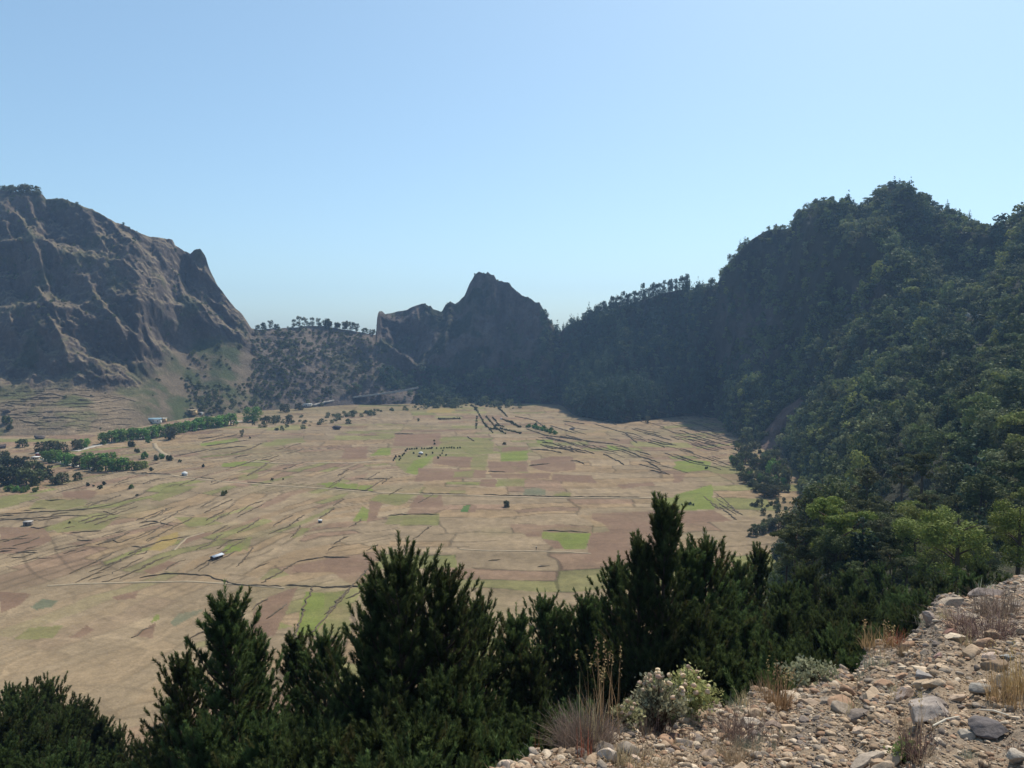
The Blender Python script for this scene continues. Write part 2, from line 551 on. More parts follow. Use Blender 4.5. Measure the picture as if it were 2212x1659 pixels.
# ================================================================== HILLS
HK = [  # column: six (row, depth) knots from the foot to the crest
 (-500, [(945,640),(880,740),(800,850),(650,920),(480,1000),(370,1060)]),
 (0,   [(945,690),(890,740),(825,800),(700,860),(550,930),(410,1010)]),
 (150, [(940,695),(880,760),(822,820),(700,870),(560,930),(435,1000)]),
 (300, [(925,758),(875,800),(832,850),(700,890),(600,935),(497,990)]),
 (345, [(918,795),(865,835),(812,880),(740,925),(630,960),(512,1010)]),
 (400, [(908,835),(850,890),(790,940),(735,975),(650,1005),(548,1030)]),
 (430, [(903,852),(850,900),(790,950),(738,985),(640,1010),(535,1025)]),
 (480, [(900,862),(850,910),(790,960),(732,1005),(690,1025),(640,1038)]),
 (543, [(890,915),(850,950),(800,990),(760,1025),(725,1050),(708,1068)]),
 (640, [(883,955),(850,980),(800,1010),(760,1045),(730,1080),(706,1110)]),
 (780, [(874,1010),(855,1030),(820,1050),(780,1080),(745,1100),(722,1125)]),
 (808, [(874,1012),(857,1022),(815,1050),(775,1080),(745,1105),(722,1125)]),
 (822, [(874,1012),(855,1025),(805,1062),(747,1100),(705,1200),(672,1240)]),
 (860, [(873,1014),(859,1028),(832,1052),(790,1092),(730,1195),(667,1232)]),
 (903, [(872,1020),(861,1040),(846,1072),(800,1122),(722,1175),(655,1205)]),
 (940, [(871,1025),(858,1040),(835,1070),(780,1112),(712,1155),(664,1180)]),
 (1045,[(869,1035),(850,1050),(808,1078),(720,1122),(650,1155),(588,1175)]),
 (1190,[(874,1015),(850,1030),(800,1050),(760,1070),(730,1085),(700,1095)]),
 (1210,[(876,1005),(850,1025),(810,1045),(770,1065),(740,1085),(716,1100)]),
 (1240,[(900,870),(882,900),(830,960),(780,1000),(740,1040),(706,1070)]),
 (1330,[(917,790),(893,830),(840,900),(780,950),(720,990),(668,1030)]),
 (1480,[(897,870),(872,885),(820,910),(760,935),(680,960),(620,980)]),
 (1550,[(905,845),(868,865),(815,880),(740,900),(670,915),(610,940)]),
 (1600,[(965,640),(905,700),(820,780),(740,820),(640,850),(540,880)]),
 (1710,[(1010,540),(930,600),(850,680),(760,740),(620,800),(495,850)]),
 (1780,[(1110,330),(1000,430),(880,560),(760,650),(600,720),(436,800)]),
 (1880,[(1150,200),(1000,320),(880,450),(760,560),(600,670),(446,760)]),
 (1945,[(1150,180),(1000,300),(880,420),(760,530),(580,650),(398,740)]),
 (2100,[(1150,150),(1000,250),(880,360),(760,480),(600,600),(482,700)]),
 (2212,[(1150,130),(1000,210),(880,310),(760,420),(600,540),(455,640)]),
 (2700,[(1200,80),(1000,150),(800,250),(650,350),(500,450),(380,520)]),
]
SIL = [(-500,370),(-250,390),(0,410),(40,416),(92,420),(100,430),(135,429),(200,452),(235,472),(280,492),(322,511),(372,516),(378,528),
 (410,549),(420,540),(432,535),(443,552),(452,580),(468,615),(500,655),(523,680),(543,708),(560,712),(640,706),(700,704),(760,714),(800,722),(812,724),
 (815,682),(818,673),(826,672),(832,678),(850,675),(880,668),(900,660),(918,655),(930,662),(936,669),(955,671),(962,658),(972,651),(985,657),(995,648),
 (1004,635),(1015,612),(1024,595),(1034,589),(1052,588),(1066,594),(1074,609),(1100,612),(1112,624),(1125,638),(1140,642),(1152,648),(1165,655),
 (1180,680),(1194,700),(1203,716),(1210,719),(1222,706),(1232,700),(1260,690),(1290,676),(1330,664),(1380,650),(1440,632),(1480,624),
 (1490,632),(1510,628),(1530,622),(1545,620),(1558,596),(1572,572),(1600,538),(1625,516),(1655,500),(1672,494),(1690,497),(1710,492),(1712,475),(1722,464),
 (1745,450),(1765,440),(1800,440),(1830,446),(1852,454),(1872,442),(1890,420),(1910,408),(1940,398),(1965,406),(1990,428),(2020,448),(2060,468),(2100,484),
 (2145,500),(2170,496),(2190,480),(2212,462),(2300,430),(2700,380)]
hx = np.array([k[0] for k in HK], float) * S
hy = np.array([[p[0] for p in k[1]] for k in HK], float) * S
hY = np.array([[p[1] for p in k[1]] for k in HK], float)
hc = np.concatenate([np.arange(-230, 0, 3.0), np.arange(0, 1024, 0.95), np.arange(1024, 1250, 3.0)])
kY = np.stack([np.interp(hc, hx, hY[:, k]) for k in range(6)])
kT = np.stack([np.interp(hc, hx, np.array([tan_of(v) for v in hy[:, k]])) for k in range(6)])
kZ = CZ + kY * kT
kZ[0] -= 4.0
kY = np.vstack([kY, kY[5] + 60, kY[5] + 160, kY[5] + 560])
kZ = np.vstack([kZ, kZ[5] - 35, kZ[5] - 120 * smooth(100, 160, kZ[5]) - 40, 0 * kZ[5] - 5])
SEG = [34, 44, 54, 54, 54, 8, 6, 6]
rowsY, rowsZ, rowS = [], [], []
for k, n in enumerate(SEG):
    for t in np.arange(n) / n:
        rowsY.append(kY[k] * (1 - t) + kY[k + 1] * t)
        rowsZ.append(kZ[k] * (1 - t) + kZ[k + 1] * t)
        rowS.append(k + t)
rowsY.append(kY[8]); rowsZ.append(kZ[8]); rowS.append(8.0)
HY, HZ, HS = np.array(rowsY), np.array(rowsZ), np.array(rowS)
# soften the knots a little along the slope and across
def blur(A, n, axis):
    for _ in range(n):
        B = np.roll(A, 1, axis)
        D = np.roll(A, -1, axis)
        R = (A * 2 + B + D) / 4
        sl_ = [slice(None)] * 2
        for e in (0, -1):
            sl_[axis] = e
            R[tuple(sl_)] = A[tuple(sl_)]
        A = R
    return A
HZ = blur(HZ, 24, 0)
HY = blur(HY, 6, 1)
HX = at(hc[None, :], HY, HZ)
HSg = np.repeat(HS[:, None], len(hc), 1)
xd = np.repeat((hc / S)[None, :], len(HS), 0)
left = smooth(600, 500, xd)
cen = smooth(800, 830, xd) * smooth(1240, 1190, xd)
cen_t = np.interp(xd, [800, 822, 860, 903, 930], [5.0, 3.1, 2.9, 2.0, 0.0])
front = smooth(920, 900, xd) * smooth(cen_t + .25, cen_t - .25, HSg)
cen = cen * (1 - front)
mid = np.maximum(smooth(520, 600, xd) * smooth(830, 790, xd), smooth(780, 810, xd) * front)
right = smooth(1200, 1260, xd)
w0 = smooth(0.1, .9, HSg) * (1 - .45 * smooth(4.2, 5.0, HSg))
cliff0 = np.interp(xd, [290, 350, 420], [1.4, 2.1, 2.7])
wl = smooth(0, .8, HSg - cliff0)
shear = HX + .9 * HZ * left
g1 = fbm(shear / 85, HY / 130, HZ / 190, 3, .5, True)
g2 = fbm(shear / 38 + 9, HY / 60, HZ / 75, 4, .55, True)
g3 = fbm(HX / 9, HY / 9, HZ / 12, 4, .6)
amp1 = 30 * left * (.12 + .88 * wl) + 20 * cen + 10 * mid * (.3 + .7 * smooth(1, 3, HSg)) + 34 * right
amp2 = 14 * left * (.08 + .92 * wl) + 12 * cen + 5.0 * mid + 10 * right
amp3 = 4.5 * left * (.1 + .9 * wl) + 5.0 * cen + 2.4 * mid + 2.0 * right
D = w0 * (amp1 * (g1 - .2) + amp2 * (g2 - .1) + amp3 * g3)
# vertical ribs on the cliffs
rib = fbm(HX / 16, HY / 60, HZ / 140 + 4, 3, .5, True)
D += w0 * (cen * 1.6 + .6 * left * wl + .4 * right) * 4.5 * rib
# nearer right-hand slope has shallower relief, scaled by distance
D *= np.clip(HY / 600, .12, 1)
HY2 = HY - .8 * D
HZ2 = HZ + .6 * D
sil = np.interp(hc, np.array([s[0] for s in SIL]) * S, np.array([s[1] for s in SIL]) * S)
rough = fbm(hc / 4, 0 * hc, 0 * hc + 2, 4, .65) * (1.0 * left[0] + 2.4 * cen[0]) + fbm(hc / 9, 0 * hc, 0 * hc, 3) * .8
sil = sil + rough
wS = smooth(3.0, 5.0, HSg) * smooth(8.0, 7.2, HSg)
for it in range(4):
    HX2 = at(np.repeat(hc[None, :], len(HS), 0), HY2, HZ2)
    qx_, qy_ = proj(HX2, HY2, HZ2)
    qv = np.where(HSg > 2.5, qy_, 1e9)
    ti = np.argmin(qv, 0)
    top = qv[ti, np.arange(len(hc))]
    dz = (top - sil) * HY2[ti, np.arange(len(hc))] / FPX
    HZ2 = HZ2 + dz[None, :] * wS
HPX, HPY = proj(HX2, HY2, HZ2)
RIDGE = ti
# slope for colouring
dZr = np.gradient(HZ2, axis=0)
dYr = np.gradient(HY2, axis=0)
steep = np.abs(dZr) / (np.abs(dYr) + 1e-3)
flat = smooth(1.05, .5, steep)
n5 = fbm(HX2 / 25, HY2 / 25, HZ2 / 25, 5)
n6 = fbm(HX2 / 60, HY2 / 60, HZ2 / 60 + 9, 4)
n7 = fbm(HX2 / 5, HY2 / 5, HZ2 / 3, 3)
rock = np.array((0.075, 0.060, 0.050))
rock2 = np.array((0.105, 0.083, 0.068))
grassy = np.array((0.17, 0.135, 0.085))
scrub = np.array((0.05, 0.06, 0.028))
def lerp(a, b, t):
    return a * (1 - t[..., None]) + b * t[..., None]
hcol = lerp(rock[None, None, :] + 0 * HX2[..., None], rock2, smooth(-.3, .4, n6))
hcol = lerp(hcol, grassy, np.clip(flat * .8 + .25 * smooth(0, .4, n5), 0, 1) * (.15 + .85 * left) * (1 - cen))
hcol = lerp(hcol, np.array((0.125, 0.100, 0.078)), mid * .85)
hcol = lerp(hcol, scrub, np.clip(smooth(.1, .5, n5 + .3 * n7), 0, 1) * .65)
terr = left * smooth(.5, 0, HSg - cliff0) * smooth(340, 230, xd)
apron = left * smooth(.5, 0, HSg - cliff0) * smooth(230, 340, xd)
hcol = lerp(hcol, lerp(np.array((.125, .098, .066)) + 0 * HX2[..., None], np.array((.055, .065, .028)), smooth(-.25, .25, n5)), apron)
tcol = lerp(np.array((.20, .15, .095)) + 0 * HX2[..., None], np.array((.11, .11, .05)), smooth(-.1, .45, n5 + .25 * n6))
hcol = lerp(hcol, tcol, terr)
# narrow terrace steps on the lower left hill
hcol = hcol * (1 - .25 * (terr * smooth(380, 300, xd) + .5 * mid * smooth(2.4, 1.6, HSg)) * smooth(.2, .75, np.sin(HZ2 * 2.3 + 3 * n6 + 1.5 * n5)))[..., None]
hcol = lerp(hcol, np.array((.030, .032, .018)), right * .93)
RF = (((xd > 1545) & (xd < 1700) & (HPY / S > 640) & (HPY / S < 800)) | ((xd > 1830) & (xd < 1905) & (HPY / S > 610) & (HPY / S < 710)))
RFn = np.clip(smooth(1500, 1600, xd) * smooth(1745, 1650, xd) * smooth(610, 670, HPY / S) * smooth(835, 770, HPY / S) + smooth(1800, 1850, xd) * smooth(1930, 1885, xd) * smooth(590, 630, HPY / S) * smooth(740, 690, HPY / S), 0, 1) * smooth(-.35, .2, fbm(HX2 / 22, HY2 / 22, HZ2 / 45 + 5, 4))
hcol = lerp(hcol, np.array((.078, .066, .056)) * (1 + .6 * fbm(HX2 / 8, HY2 / 20, HZ2 / 30, 4))[..., None], RFn)
scree_poly = np.array([(1560,985),(1615,960),(1650,935),(1690,885),(1735,855),(1738,885),(1700,930),(1660,985),(1610,1000)]) * S
hcol[in_poly(HPX, HPY, scree_poly)] = (0.11, 0.075, 0.06)
clear_poly = np.array([(2105,992),(2165,988),(2182,1012),(2120,1012)]) * S
hcol[in_poly(HPX, HPY, clear_poly)] = (.42, .29, .17)
streak = fbm(HX2 / 7, HY2 / 30, HZ2 / 60, 4)
hcol = hcol * (1 + .45 * streak * (cen + .6 * left * wl))[..., None]
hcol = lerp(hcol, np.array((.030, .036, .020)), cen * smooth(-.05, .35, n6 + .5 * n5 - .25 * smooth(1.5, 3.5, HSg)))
burn = smooth(640, 700, xd) * smooth(920, 860, xd) * smooth(1.4, .6, HSg)
hcol = lerp(hcol, np.array((.07, .058, .052)), burn * .8)
HV = np.stack([HX2, HY2, HZ2], -1)
nc_ = len(hc)


def hills(name, x0, x1):
    i0 = max(0, np.searchsorted(hc, x0 * S) - 1)
    i1 = min(nc_, np.searchsorted(hc, x1 * S))
    V = HV[:, i0:i1].reshape(-1, 3)
    c = hcol[:, i0:i1].reshape(-1, 3)
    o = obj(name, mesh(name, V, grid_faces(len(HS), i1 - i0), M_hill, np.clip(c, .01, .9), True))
    return tag(o, kind='structure')


hills("mountain_left", -600, 552)
hills("hill_middle", 552, 812)
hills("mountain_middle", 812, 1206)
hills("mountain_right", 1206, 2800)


def hill_at(px, py):
    """first hill surface met at this frame position, or None where the plain is seen"""
    c = int(np.argmin(np.abs(hc - px)))
    col = HPY[:, c]
    r = np.nonzero((col <= py) & (HV[:, c, 2] > .4))[0]
    if len(r) == 0:
        return None
    r0 = r[0]
    if col[r0] < py - 6 and r0 > 0 and HV[r0 - 1, c, 2] <= .4:
        return None
    return HV[r0, c].copy()


def surf(px, py):
    """point of the land at a frame position"""
    h = hill_at(px, py)
    x, y = gp(px, py)
    if h is not None and (py < 398 or h[1] <= y + 15):
        return h
    return np.array((x, y, float(fz(np.array([x]), np.array([y]))[0])))


def ridge_at(xd_):
    c = int(np.argmin(np.abs(hc - xd_ * S)))
    return HV[RIDGE[c], c].copy()


# ================================================================== NEAR SLOPE (below the bank)
EDGE = [(-2200,1900,1.9),(-600,2100,2.0),(300,2150,2.2),(700,1950,2.5),(900,1760,2.8),(1035,1662,3.2),(1120,1632,3.5),(1200,1618,3.8),(1300,1580,4.1),(1400,1558,4.5),(1480,1545,4.9),
 (1560,1528,5.3),(1620,1506,5.7),(1700,1502,6.0),(1745,1475,6.3),(1850,1440,7.0),(1885,1405,7.3),(1950,1382,7.7),(1990,1352,8.0),(1992,1332,8.2),
 (2030,1298,8.6),(2080,1288,9.0),(2130,1278,9.3),(2170,1270,9.6),(2212,1250,9.9),(2600,1100,12.0),(3400,900,16.0)]
ex = np.array([e[0] for e in EDGE]) * S
ey_ = np.array([e[1] for e in EDGE]) * S
eY = np.array([e[2] for e in EDGE])
npx = np.arange(-300, 1320, 5.0)
eYn = np.interp(npx, ex, eY)
eZn = CZ + eYn * np.array([tan_of(v) for v in np.interp(npx, ex, ey_)])
wr = smooth(1640 * S, 1780 * S, npx)                      # 1: joins the right-hand slope
h0Y = np.interp(npx, hc, HV[0, :, 1])
h0Z = np.interp(npx, hc, HV[0, :, 2])
h4Y, h4Z = np.interp(npx, hc, HV[8, :, 1]), np.interp(npx, hc, HV[8, :, 2])
lk = [(None, None), (9, 81.5), (16, 75), (30, 65), (60, 44), (110, 17), (150, 1), (175, -5)]
wrm = 1 - wr
KY, KZ = [eYn * .8], [eZn - 1.0]
rY = [None, 14, 22, 38, 62, 95]
rZ = [None, 82.5, 79, 74, 68, 62]
for k in range(1, 8):
    ly, lz = lk[k]
    ly, lz = 0 * npx + ly, 0 * npx + lz
    if k < 6:
        s_ = np.clip((h0Y - 20) / 120, .35, 1)
        ry, rz = rY[k] * s_, 90 - (90 - rZ[k]) * 1.0 + 0 * npx
        ry = np.minimum(ry, h0Y * .85)
        rz = np.maximum(np.minimum(rz, 90 - ry * .27), h0Z)
    elif k == 6:
        ry, rz = h0Y, h0Z + 1
    else:
        ry, rz = h4Y, h4Z - 3
    KY.append(np.maximum(ly * wrm + ry * wr, KY[-1] + .5))
    KZ.append(lz * wrm + rz * wr)
KY, KZ = np.array(KY), np.array(KZ)
nY, nZ = [], []
for k in range(7):
    for t in np.arange(14) / 14:
        nY.append(KY[k] * (1 - t) + KY[k + 1] * t)
        nZ.append(KZ[k] * (1 - t) + KZ[k + 1] * t)
nY, nZ = np.array(nY), np.array(nZ)
nX = at(npx[None, :], nY, nZ)
nZ = nZ + np.clip(nY / 60, 0, 1) * (2.2 * fbm(nX / 18, nY / 18, 0 * nX, 4) - .8)
NV = np.stack([nX, nY, nZ], -1)
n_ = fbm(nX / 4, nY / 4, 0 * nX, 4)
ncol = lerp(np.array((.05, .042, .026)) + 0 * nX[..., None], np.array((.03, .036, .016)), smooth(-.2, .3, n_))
o = obj("slope", mesh("slope", NV.reshape(-1, 3), grid_faces(NV.shape[0], NV.shape[1]), M_hill, ncol.reshape(-1, 3), True))
tag(o, kind='structure')
NPX, NPY = proj(NV[..., 0], NV[..., 1], NV[..., 2])


def slope_z(x, y):
    """height of the near slope at a place"""
    d = (NV[..., 0] - x) ** 2 + (NV[..., 1] - y) ** 2
    i = np.argmin(d)
    return float(NV.reshape(-1, 3)[i, 2])


# ================================================================== STONY BANK at the camera's feet
bpx = np.concatenate([np.arange(-1000, 400, 25.), np.arange(400, 1100, 1.3), np.arange(1100, 1420, 3.), np.arange(1420, 1700, 20.)])
bE_Y = np.interp(bpx, ex, eY)
bE_Y = bE_Y * (1 + .03 * fbm(bpx / 14, 0 * bpx, 0 * bpx, 3))
bE_Z = CZ + np.interp(bpx, ex, eY) * np.array([tan_of(v) for v in np.interp(bpx, ex, ey_)])
fr = np.concatenate([np.linspace(0, 1, 430) ** 1.0, [1.015, 1.03, 1.05, 1.08, 1.15]])
drop = np.concatenate([np.zeros(430), [.03, .1, .3, .8, 2.2]])
BY = .55 + (bE_Y - .55)[None, :] * fr[:, None]
t_ = np.clip(fr, 0, 1)[:, None]
BZ = (CZ - 1.62) * (1 - t_) + bE_Z[None, :] * t_ + .10 * np.sin(t_ * math.pi) - drop[:, None]
BX = at(bpx[None, :], BY, np.minimum(BZ, 89.2))
wv = smooth(.0, .25, t_)
BZ = BZ + wv * (.05 * fbm(BX / .9, BY / .9, 0 * BX, 3) + .028 * fbm(BX / .22, BY / .22, 0 * BX + 3, 4) + .010 * fbm(BX / .05, BY / .05, 0 * BX + 8, 3))
# rounded lip
BV = np.stack([BX, BY, BZ], -1)
n1 = fbm(BX / .8, BY / .8, 0 * BX + 12, 4)
n2 = fbm(BX / .12, BY / .12, 0 * BX + 15, 4)
bcol = lerp(np.array((.29, .218, .148)) + 0 * BX[..., None], np.array((.20, .162, .125)), smooth(-.3, .4, n1))
bcol = lerp(bcol, np.array((.30, .22, .15)), smooth(.1, .5, n2) * .5)
bcol = lerp(bcol, np.array((.17, .15, .14)), smooth(6.0, 8.5, BY) * .6)
o = obj("stony_ground", mesh("stony_ground", BV.reshape(-1, 3), grid_faces(len(fr), len(bpx)), M_bank, bcol.reshape(-1, 3), True))
tag(o, kind='structure')
BPX, BPY = proj(BV[..., 0], BV[..., 1], BV[..., 2])


def bank_at(px, py):
    c = int(np.argmin(np.abs(bpx - px)))
    col = BPY[:430, c]
    r = np.nonzero(col <= py)[0]
    r0 = r[0] if len(r) else 428
    return BV[r0, c].copy()


gx, gy = np.meshgrid(np.arange(-8, 30, .25), np.arange(-15, 15, .25))
ypos = np.maximum(gy, .3)
gp_ = np.where(gy > .3, 512 + FPX * gx / ypos, np.where(gx > 0, 1500, -900))
geY = np.interp(gp_, ex, eY)
geZ = CZ + geY * np.array([tan_of(v) for v in np.interp(gp_, ex, ey_).ravel()]).reshape(gx.shape)
gt = (np.maximum(gy, .0) - .55) / (geY - .55)
gz = (CZ - 1.62) * (1 - np.clip(gt, 0, 1)) + geZ * np.clip(gt, 0, 1) - .12 - np.maximum(gt - .97, 0) * geY * 2.5
gz = gz + .05 * fbm(gx / .9, gy / .9, 0 * gx, 3)
vc = lerp(np.array((.27, .20, .14)) + 0 * gx[..., None], np.array((.19, .155, .12)), smooth(-.3, .4, fbm(gx / .8, gy / .8, 0 * gx, 4)))
tag(obj("verge", mesh("verge", np.stack([gx, gy, gz], -1).reshape(-1, 3), grid_faces(*gx.shape), M_bank, vc.reshape(-1, 3), True)), kind='structure')

# ================================================================== STONES
def ico(sub):
    t = (1 + 5 ** .5) / 2
    V = [(-1, t, 0), (1, t, 0), (-1, -t, 0), (1, -t, 0), (0, -1, t), (0, 1, t), (0, -1, -t), (0, 1, -t), (t, 0, -1), (t, 0, 1), (-t, 0, -1), (-t, 0, 1)]
    F = [(0, 11, 5), (0, 5, 1), (0, 1, 7), (0, 7, 10), (0, 10, 11), (1, 5, 9), (5, 11, 4), (11, 10, 2), (10, 7, 6), (7, 1, 8), (3, 9, 4), (3, 4, 2), (3, 2, 6), (3, 6, 8), (3, 8, 9), (4, 9, 5), (2, 4, 11), (6, 2, 10), (8, 6, 7), (9, 8, 1)]
    V = [np.array(v, float) / np.linalg.norm(v) for v in V]
    for _ in range(sub):
        cache, G = {}, []
        def m(a, b):
            k = (min(a, b), max(a, b))
            if k not in cache:
                v = V[a] + V[b]
                V.append(v / np.linalg.norm(v))
                cache[k] = len(V) - 1
            return cache[k]
        for a, b, c in F:
            x, y, z = m(a, b), m(b, c), m(c, a)
            G += [(a, x, z), (b, y, x), (c, z, y), (x, y, z)]
        F = G
    return np.array(V), np.array(F)


ICO = [ico(i) for i in range(5)]


def rock_shape(seed, sub=3, cuts=9, rough=.05, dims=(1, .8, .6)):
    r = np.random.default_rng(seed)
    V, F = ICO[sub]
    V = V.copy()
    for _ in range(cuts):
        n = r.normal(size=3)
        n /= np.linalg.norm(n)
        d = r.uniform(.45, .85)
        h = V @ n
        V = V - np.outer(np.maximum(h - d, 0), n)
    if rough:
        k = fbm(V[:, 0] * 2.2 + seed, V[:, 1] * 2.2, V[:, 2] * 2.2, 4)
        V = V * (1 + rough * 2 * k)[:, None]
    return V * np.array(dims), F


def stamp(templates, P, scl, rots, cols, squash=None):
    """merge many copies of templates into one vertex/face array"""
    Vs, Fs, Cs, base = [], [], [], 0
    which = np.arange(len(P)) % len(templates)
    for t, (TV, TF) in enumerate(templates):
        ii = np.nonzero(which == t)[0]
        if not len(ii):
            continue
        R = rots[ii]
        v = np.einsum('nij,kj->nki', R, TV) * scl[ii][:, None, None]
        v = v + P[ii][:, None, :]
        nv = len(TV)
        f = TF[None] + (np.arange(len(ii)) * nv)[:, None, None] + base
        Vs.append(v.reshape(-1, 3))
        Fs.append(f.reshape(-1, TF.shape[1]))
        Cs.append(np.repeat(cols[ii], nv, 0))
        base += nv * len(ii)
    return np.concatenate(Vs), np.concatenate(Fs), np.concatenate(Cs)


def rotz_m(a, s=1.0):
    z = np.zeros_like(a)
    c, n = np.cos(a), np.sin(a)
    return np.stack([np.stack([c, -n, z], -1), np.stack([n, c, z], -1), np.stack([z, z, z + 1], -1)], -2)


def rand_rot(rng, n, tilt=1.0):
    a = rotz_m(rng.uniform(0, 6.28, n))
    b = rng.normal(0, tilt, n)
    z = np.zeros(n)
    c, s_ = np.cos(b), np.sin(b)
    T = np.stack([np.stack([z + 1, z, z], -1), np.stack([z, c, -s_], -1), np.stack([z, s_, c], -1)], -2)
    return a @ T @ rotz_m(rng.uniform(0, 6.28, n))


STONE_COLS = np.array([(.37, .27, .18), (.31, .22, .145), (.27, .22, .17), (.44, .33, .225), (.19, .155, .13), (.33, .21, .135), (.50, .40, .29)])
visw = (BPX > 380) & (BPX < 1420) & (BPY < 1100) & (np.arange(len(fr))[:, None] < 431) & (BY > 1.4)
vis = (BPX > 430) & (BPX < 1080) & (BPY < 830) & (np.arange(len(fr))[:, None] < 431)
vi = np.argwhere(vis)
ng = 26000
vw = np.argwhere(visw & ~vis)
pick = np.concatenate([vi[RNG.integers(0, len(vi), ng)], vw[RNG.integers(0, len(vw), 12000)]])
ng = len(pick)
GP_ = BV[pick[:, 0], pick[:, 1]] + np.concatenate([RNG.normal(0, .01, (ng, 2)), np.zeros((ng, 1))], 1)
gs = np.clip(.0055 * RNG.pareto(2.0, ng) + .005, .005, .034) * (GP_[:, 1] / 4) ** .5
GP_[:, 2] += gs * .12
gtemps = [rock_shape(100 + i, 1, 5, .0, (1, .75, .5)) for i in range(6)]
V, F, Cc = stamp(gtemps, GP_, gs, rand_rot(RNG, ng, .35), STONE_COLS[RNG.integers(0, 7, ng)] * RNG.uniform(.7, 1.15, (ng, 1)))
o = obj("gravel", mesh("gravel", V, F, M_stone, Cc))
tag(o, "loose tan and grey gravel covering the stony bank", "gravel", kind='stuff')


def stone(px, py, w, seed, dims, col, label, group=None, rz=0., tilt=0., name="rock", sink=.3, sub=4, cuts=10, rough=.05, cat="rock"):
    """a single rock, w frame pixels wide, standing on the bank"""
    p = bank_at(px, py)
    r = w * 1.12 / 2 * p[1] / FPX
    V, F = rock_shape(seed, sub, cuts, rough, dims)
    V = V / np.abs(V[:, 0]).max()
    c, s_ = math.cos(tilt), math.sin(tilt)
    V = V @ np.array([[c, 0, s_], [0, 1, 0], [-s_, 0, c]])
    k = fbm(V[:, 0] * 3 + seed, V[:, 1] * 3, V[:, 2] * 3, 3)
    cols = np.array(col)[None] * (1 + .25 * k)[:, None]
    me = mesh(name, V * r, F, M_stone, cols)
    o = obj(name, me, loc=(p[0], p[1], p[2] + r * dims[2] / dims[0] * (1 - 2 * sink) * .8), rotz=rz)
    return tag(o, label, cat, group)


TAN, GRY, DRK, PNK = (.46, .34, .24), (.35, .28, .21), (.17, .15, .13), (.47, .32, .22)
def B(x, y): return ((1456 + .3418 * x) * S, (1092 + .3418 * y) * S)
def BC(x, y): return ((702 + .3418 * x) * S, (1092 + .3418 * y) * S)
KEY = [
 (B(1745,640), 30, (1.0,.6,.36), GRY, .38, "broad flat grey slab tilted on the crest of the stony bank"),
 (B(1960,575), 36, (1.0,.6,.42), (.26,.21,.18), .0, "rough brown outcrop at the top of the bank beside the flat slab"),
 (B(1640,745), 27, (1.0,.6,.55), (.30,.24,.2), -.3, "jagged outcrop overhanging the pines below the flat slab"),
 (B(1460,1225), 21, (1.0,.8,.75), (.38,.29,.23), .2, "rounded pinkish boulder split by a dark crack on the bank"),
 (B(1450,1170), 15, (1.0,.7,.3), PNK, .35, "thin pink slab leaning on the split boulder"),
 (B(1620,1340), 40, (1.0,.8,.62), (.31,.26,.22), .12, "largest boulder of the bank with a pale flat top and dark front"),
 (B(1780,1235), 20, (1.0,.7,.42), TAN, .4, "pale tilted slab just behind the largest boulder"),
 (B(1930,1190), 24, (1.0,.8,.6), (.26,.235,.20), .0, "grey-green speckled rock with a dark left side"),
 (B(1590,1110), 25, (1.0,.7,.5), (.27,.245,.225), -.2, "smooth blue-grey rock half buried in gravel"),
 (B(1990,1440), 40, (1.0,.7,.5), (.12,.105,.10), .0, "long dark basalt boulder near the right edge of the bank"),
 (B(1840,1470), 20, (1.0,.7,.45), (.36,.31,.25), .1, "flat tan stone in front of the dark basalt boulder"),
 (B(840,1260), 23, (1.0,.7,.42), TAN, .22, "wedge-shaped tan rock with a sunlit top behind dry grass"),
 (B(500,1385), 24, (1.0,.7,.42), (.50,.42,.33), .05, "whitish flat rock in the dry grass of the bank"),
 (B(625,1400), 19, (1.0,.7,.4), (.2,.15,.12), .1, "dark brown rock touching the whitish flat rock"),
 (B(1180,1450), 18, (1.0,.8,.65), TAN, .0, "block with a bright orange-tan top and grey front"),
 (B(1050,1560), 15, (1.0,.8,.6), (.42,.31,.22), -.2, "small upright block in the lower middle of the bank"),
 (B(40,1520), 22, (1.0,.7,.6), (.48,.37,.28), .2, "smooth pinkish stone low on the bank below the flowering bush"),
 (B(210,1590), 18, (1.0,.7,.5), (.44,.33,.24), .35, "long leaning tan stone beside the smooth pinkish stone"),
 (B(1230,1640), 36, (1.0,.6,.4), (.33,.27,.21), .3, "broad brown slab cut by the lower edge of the picture"),
 (B(2160,1620), 26, (1.0,.7,.6), (.40,.34,.27), -.3, "bright angular rock in the lower right corner"),
 (B(1745,820), 16, (1.0,.7,.6), (.28,.16,.12), .1, "reddish block with a dark face below the outcrop"),
 (B(1810,745), 15, (1.0,.8,.8), (.3,.22,.18), .0, "brown cube-like rock under the flat slab"),
 (B(2000,965), 16, (1.0,.7,.5), (.42,.32,.25), .2, "pale pink stone with a dark underside on the open gravel"),
 (B(1670,965), 9, (1.0,.8,.7), (.38,.24,.2), .0, "small red-brown stone alone on the gravel"),
 (B(2110,970), 14, (1.0,.8,.5), (.3,.29,.26), .1, "greyish rock near the right edge beyond the dry tuft"),
 (B(920,1040), 20, (1.0,.7,.4), (.33,.29,.24), .1, "low grey stone beneath the silvery shrub"),
 (BC(1130,1600), 13, (1.0,.8,.7), (.52,.40,.30), .0, "small bright square stone on the very lip of the bank"),
 (BC(1790,1600), 25, (1.0,.7,.55), (.50,.40,.31), .3, "large rounded cream rock under the tall dry grass"),
 (BC(1960,1615), 12, (1.0,.8,.7), (.50,.38,.29), .0, "small round cream stone beside the rounded cream rock"),
 (BC(2190,1500), 20, (1.0,.8,.8), (.17,.10,.075), .0, "rust-brown hollow rock right of the dry grass"),
]
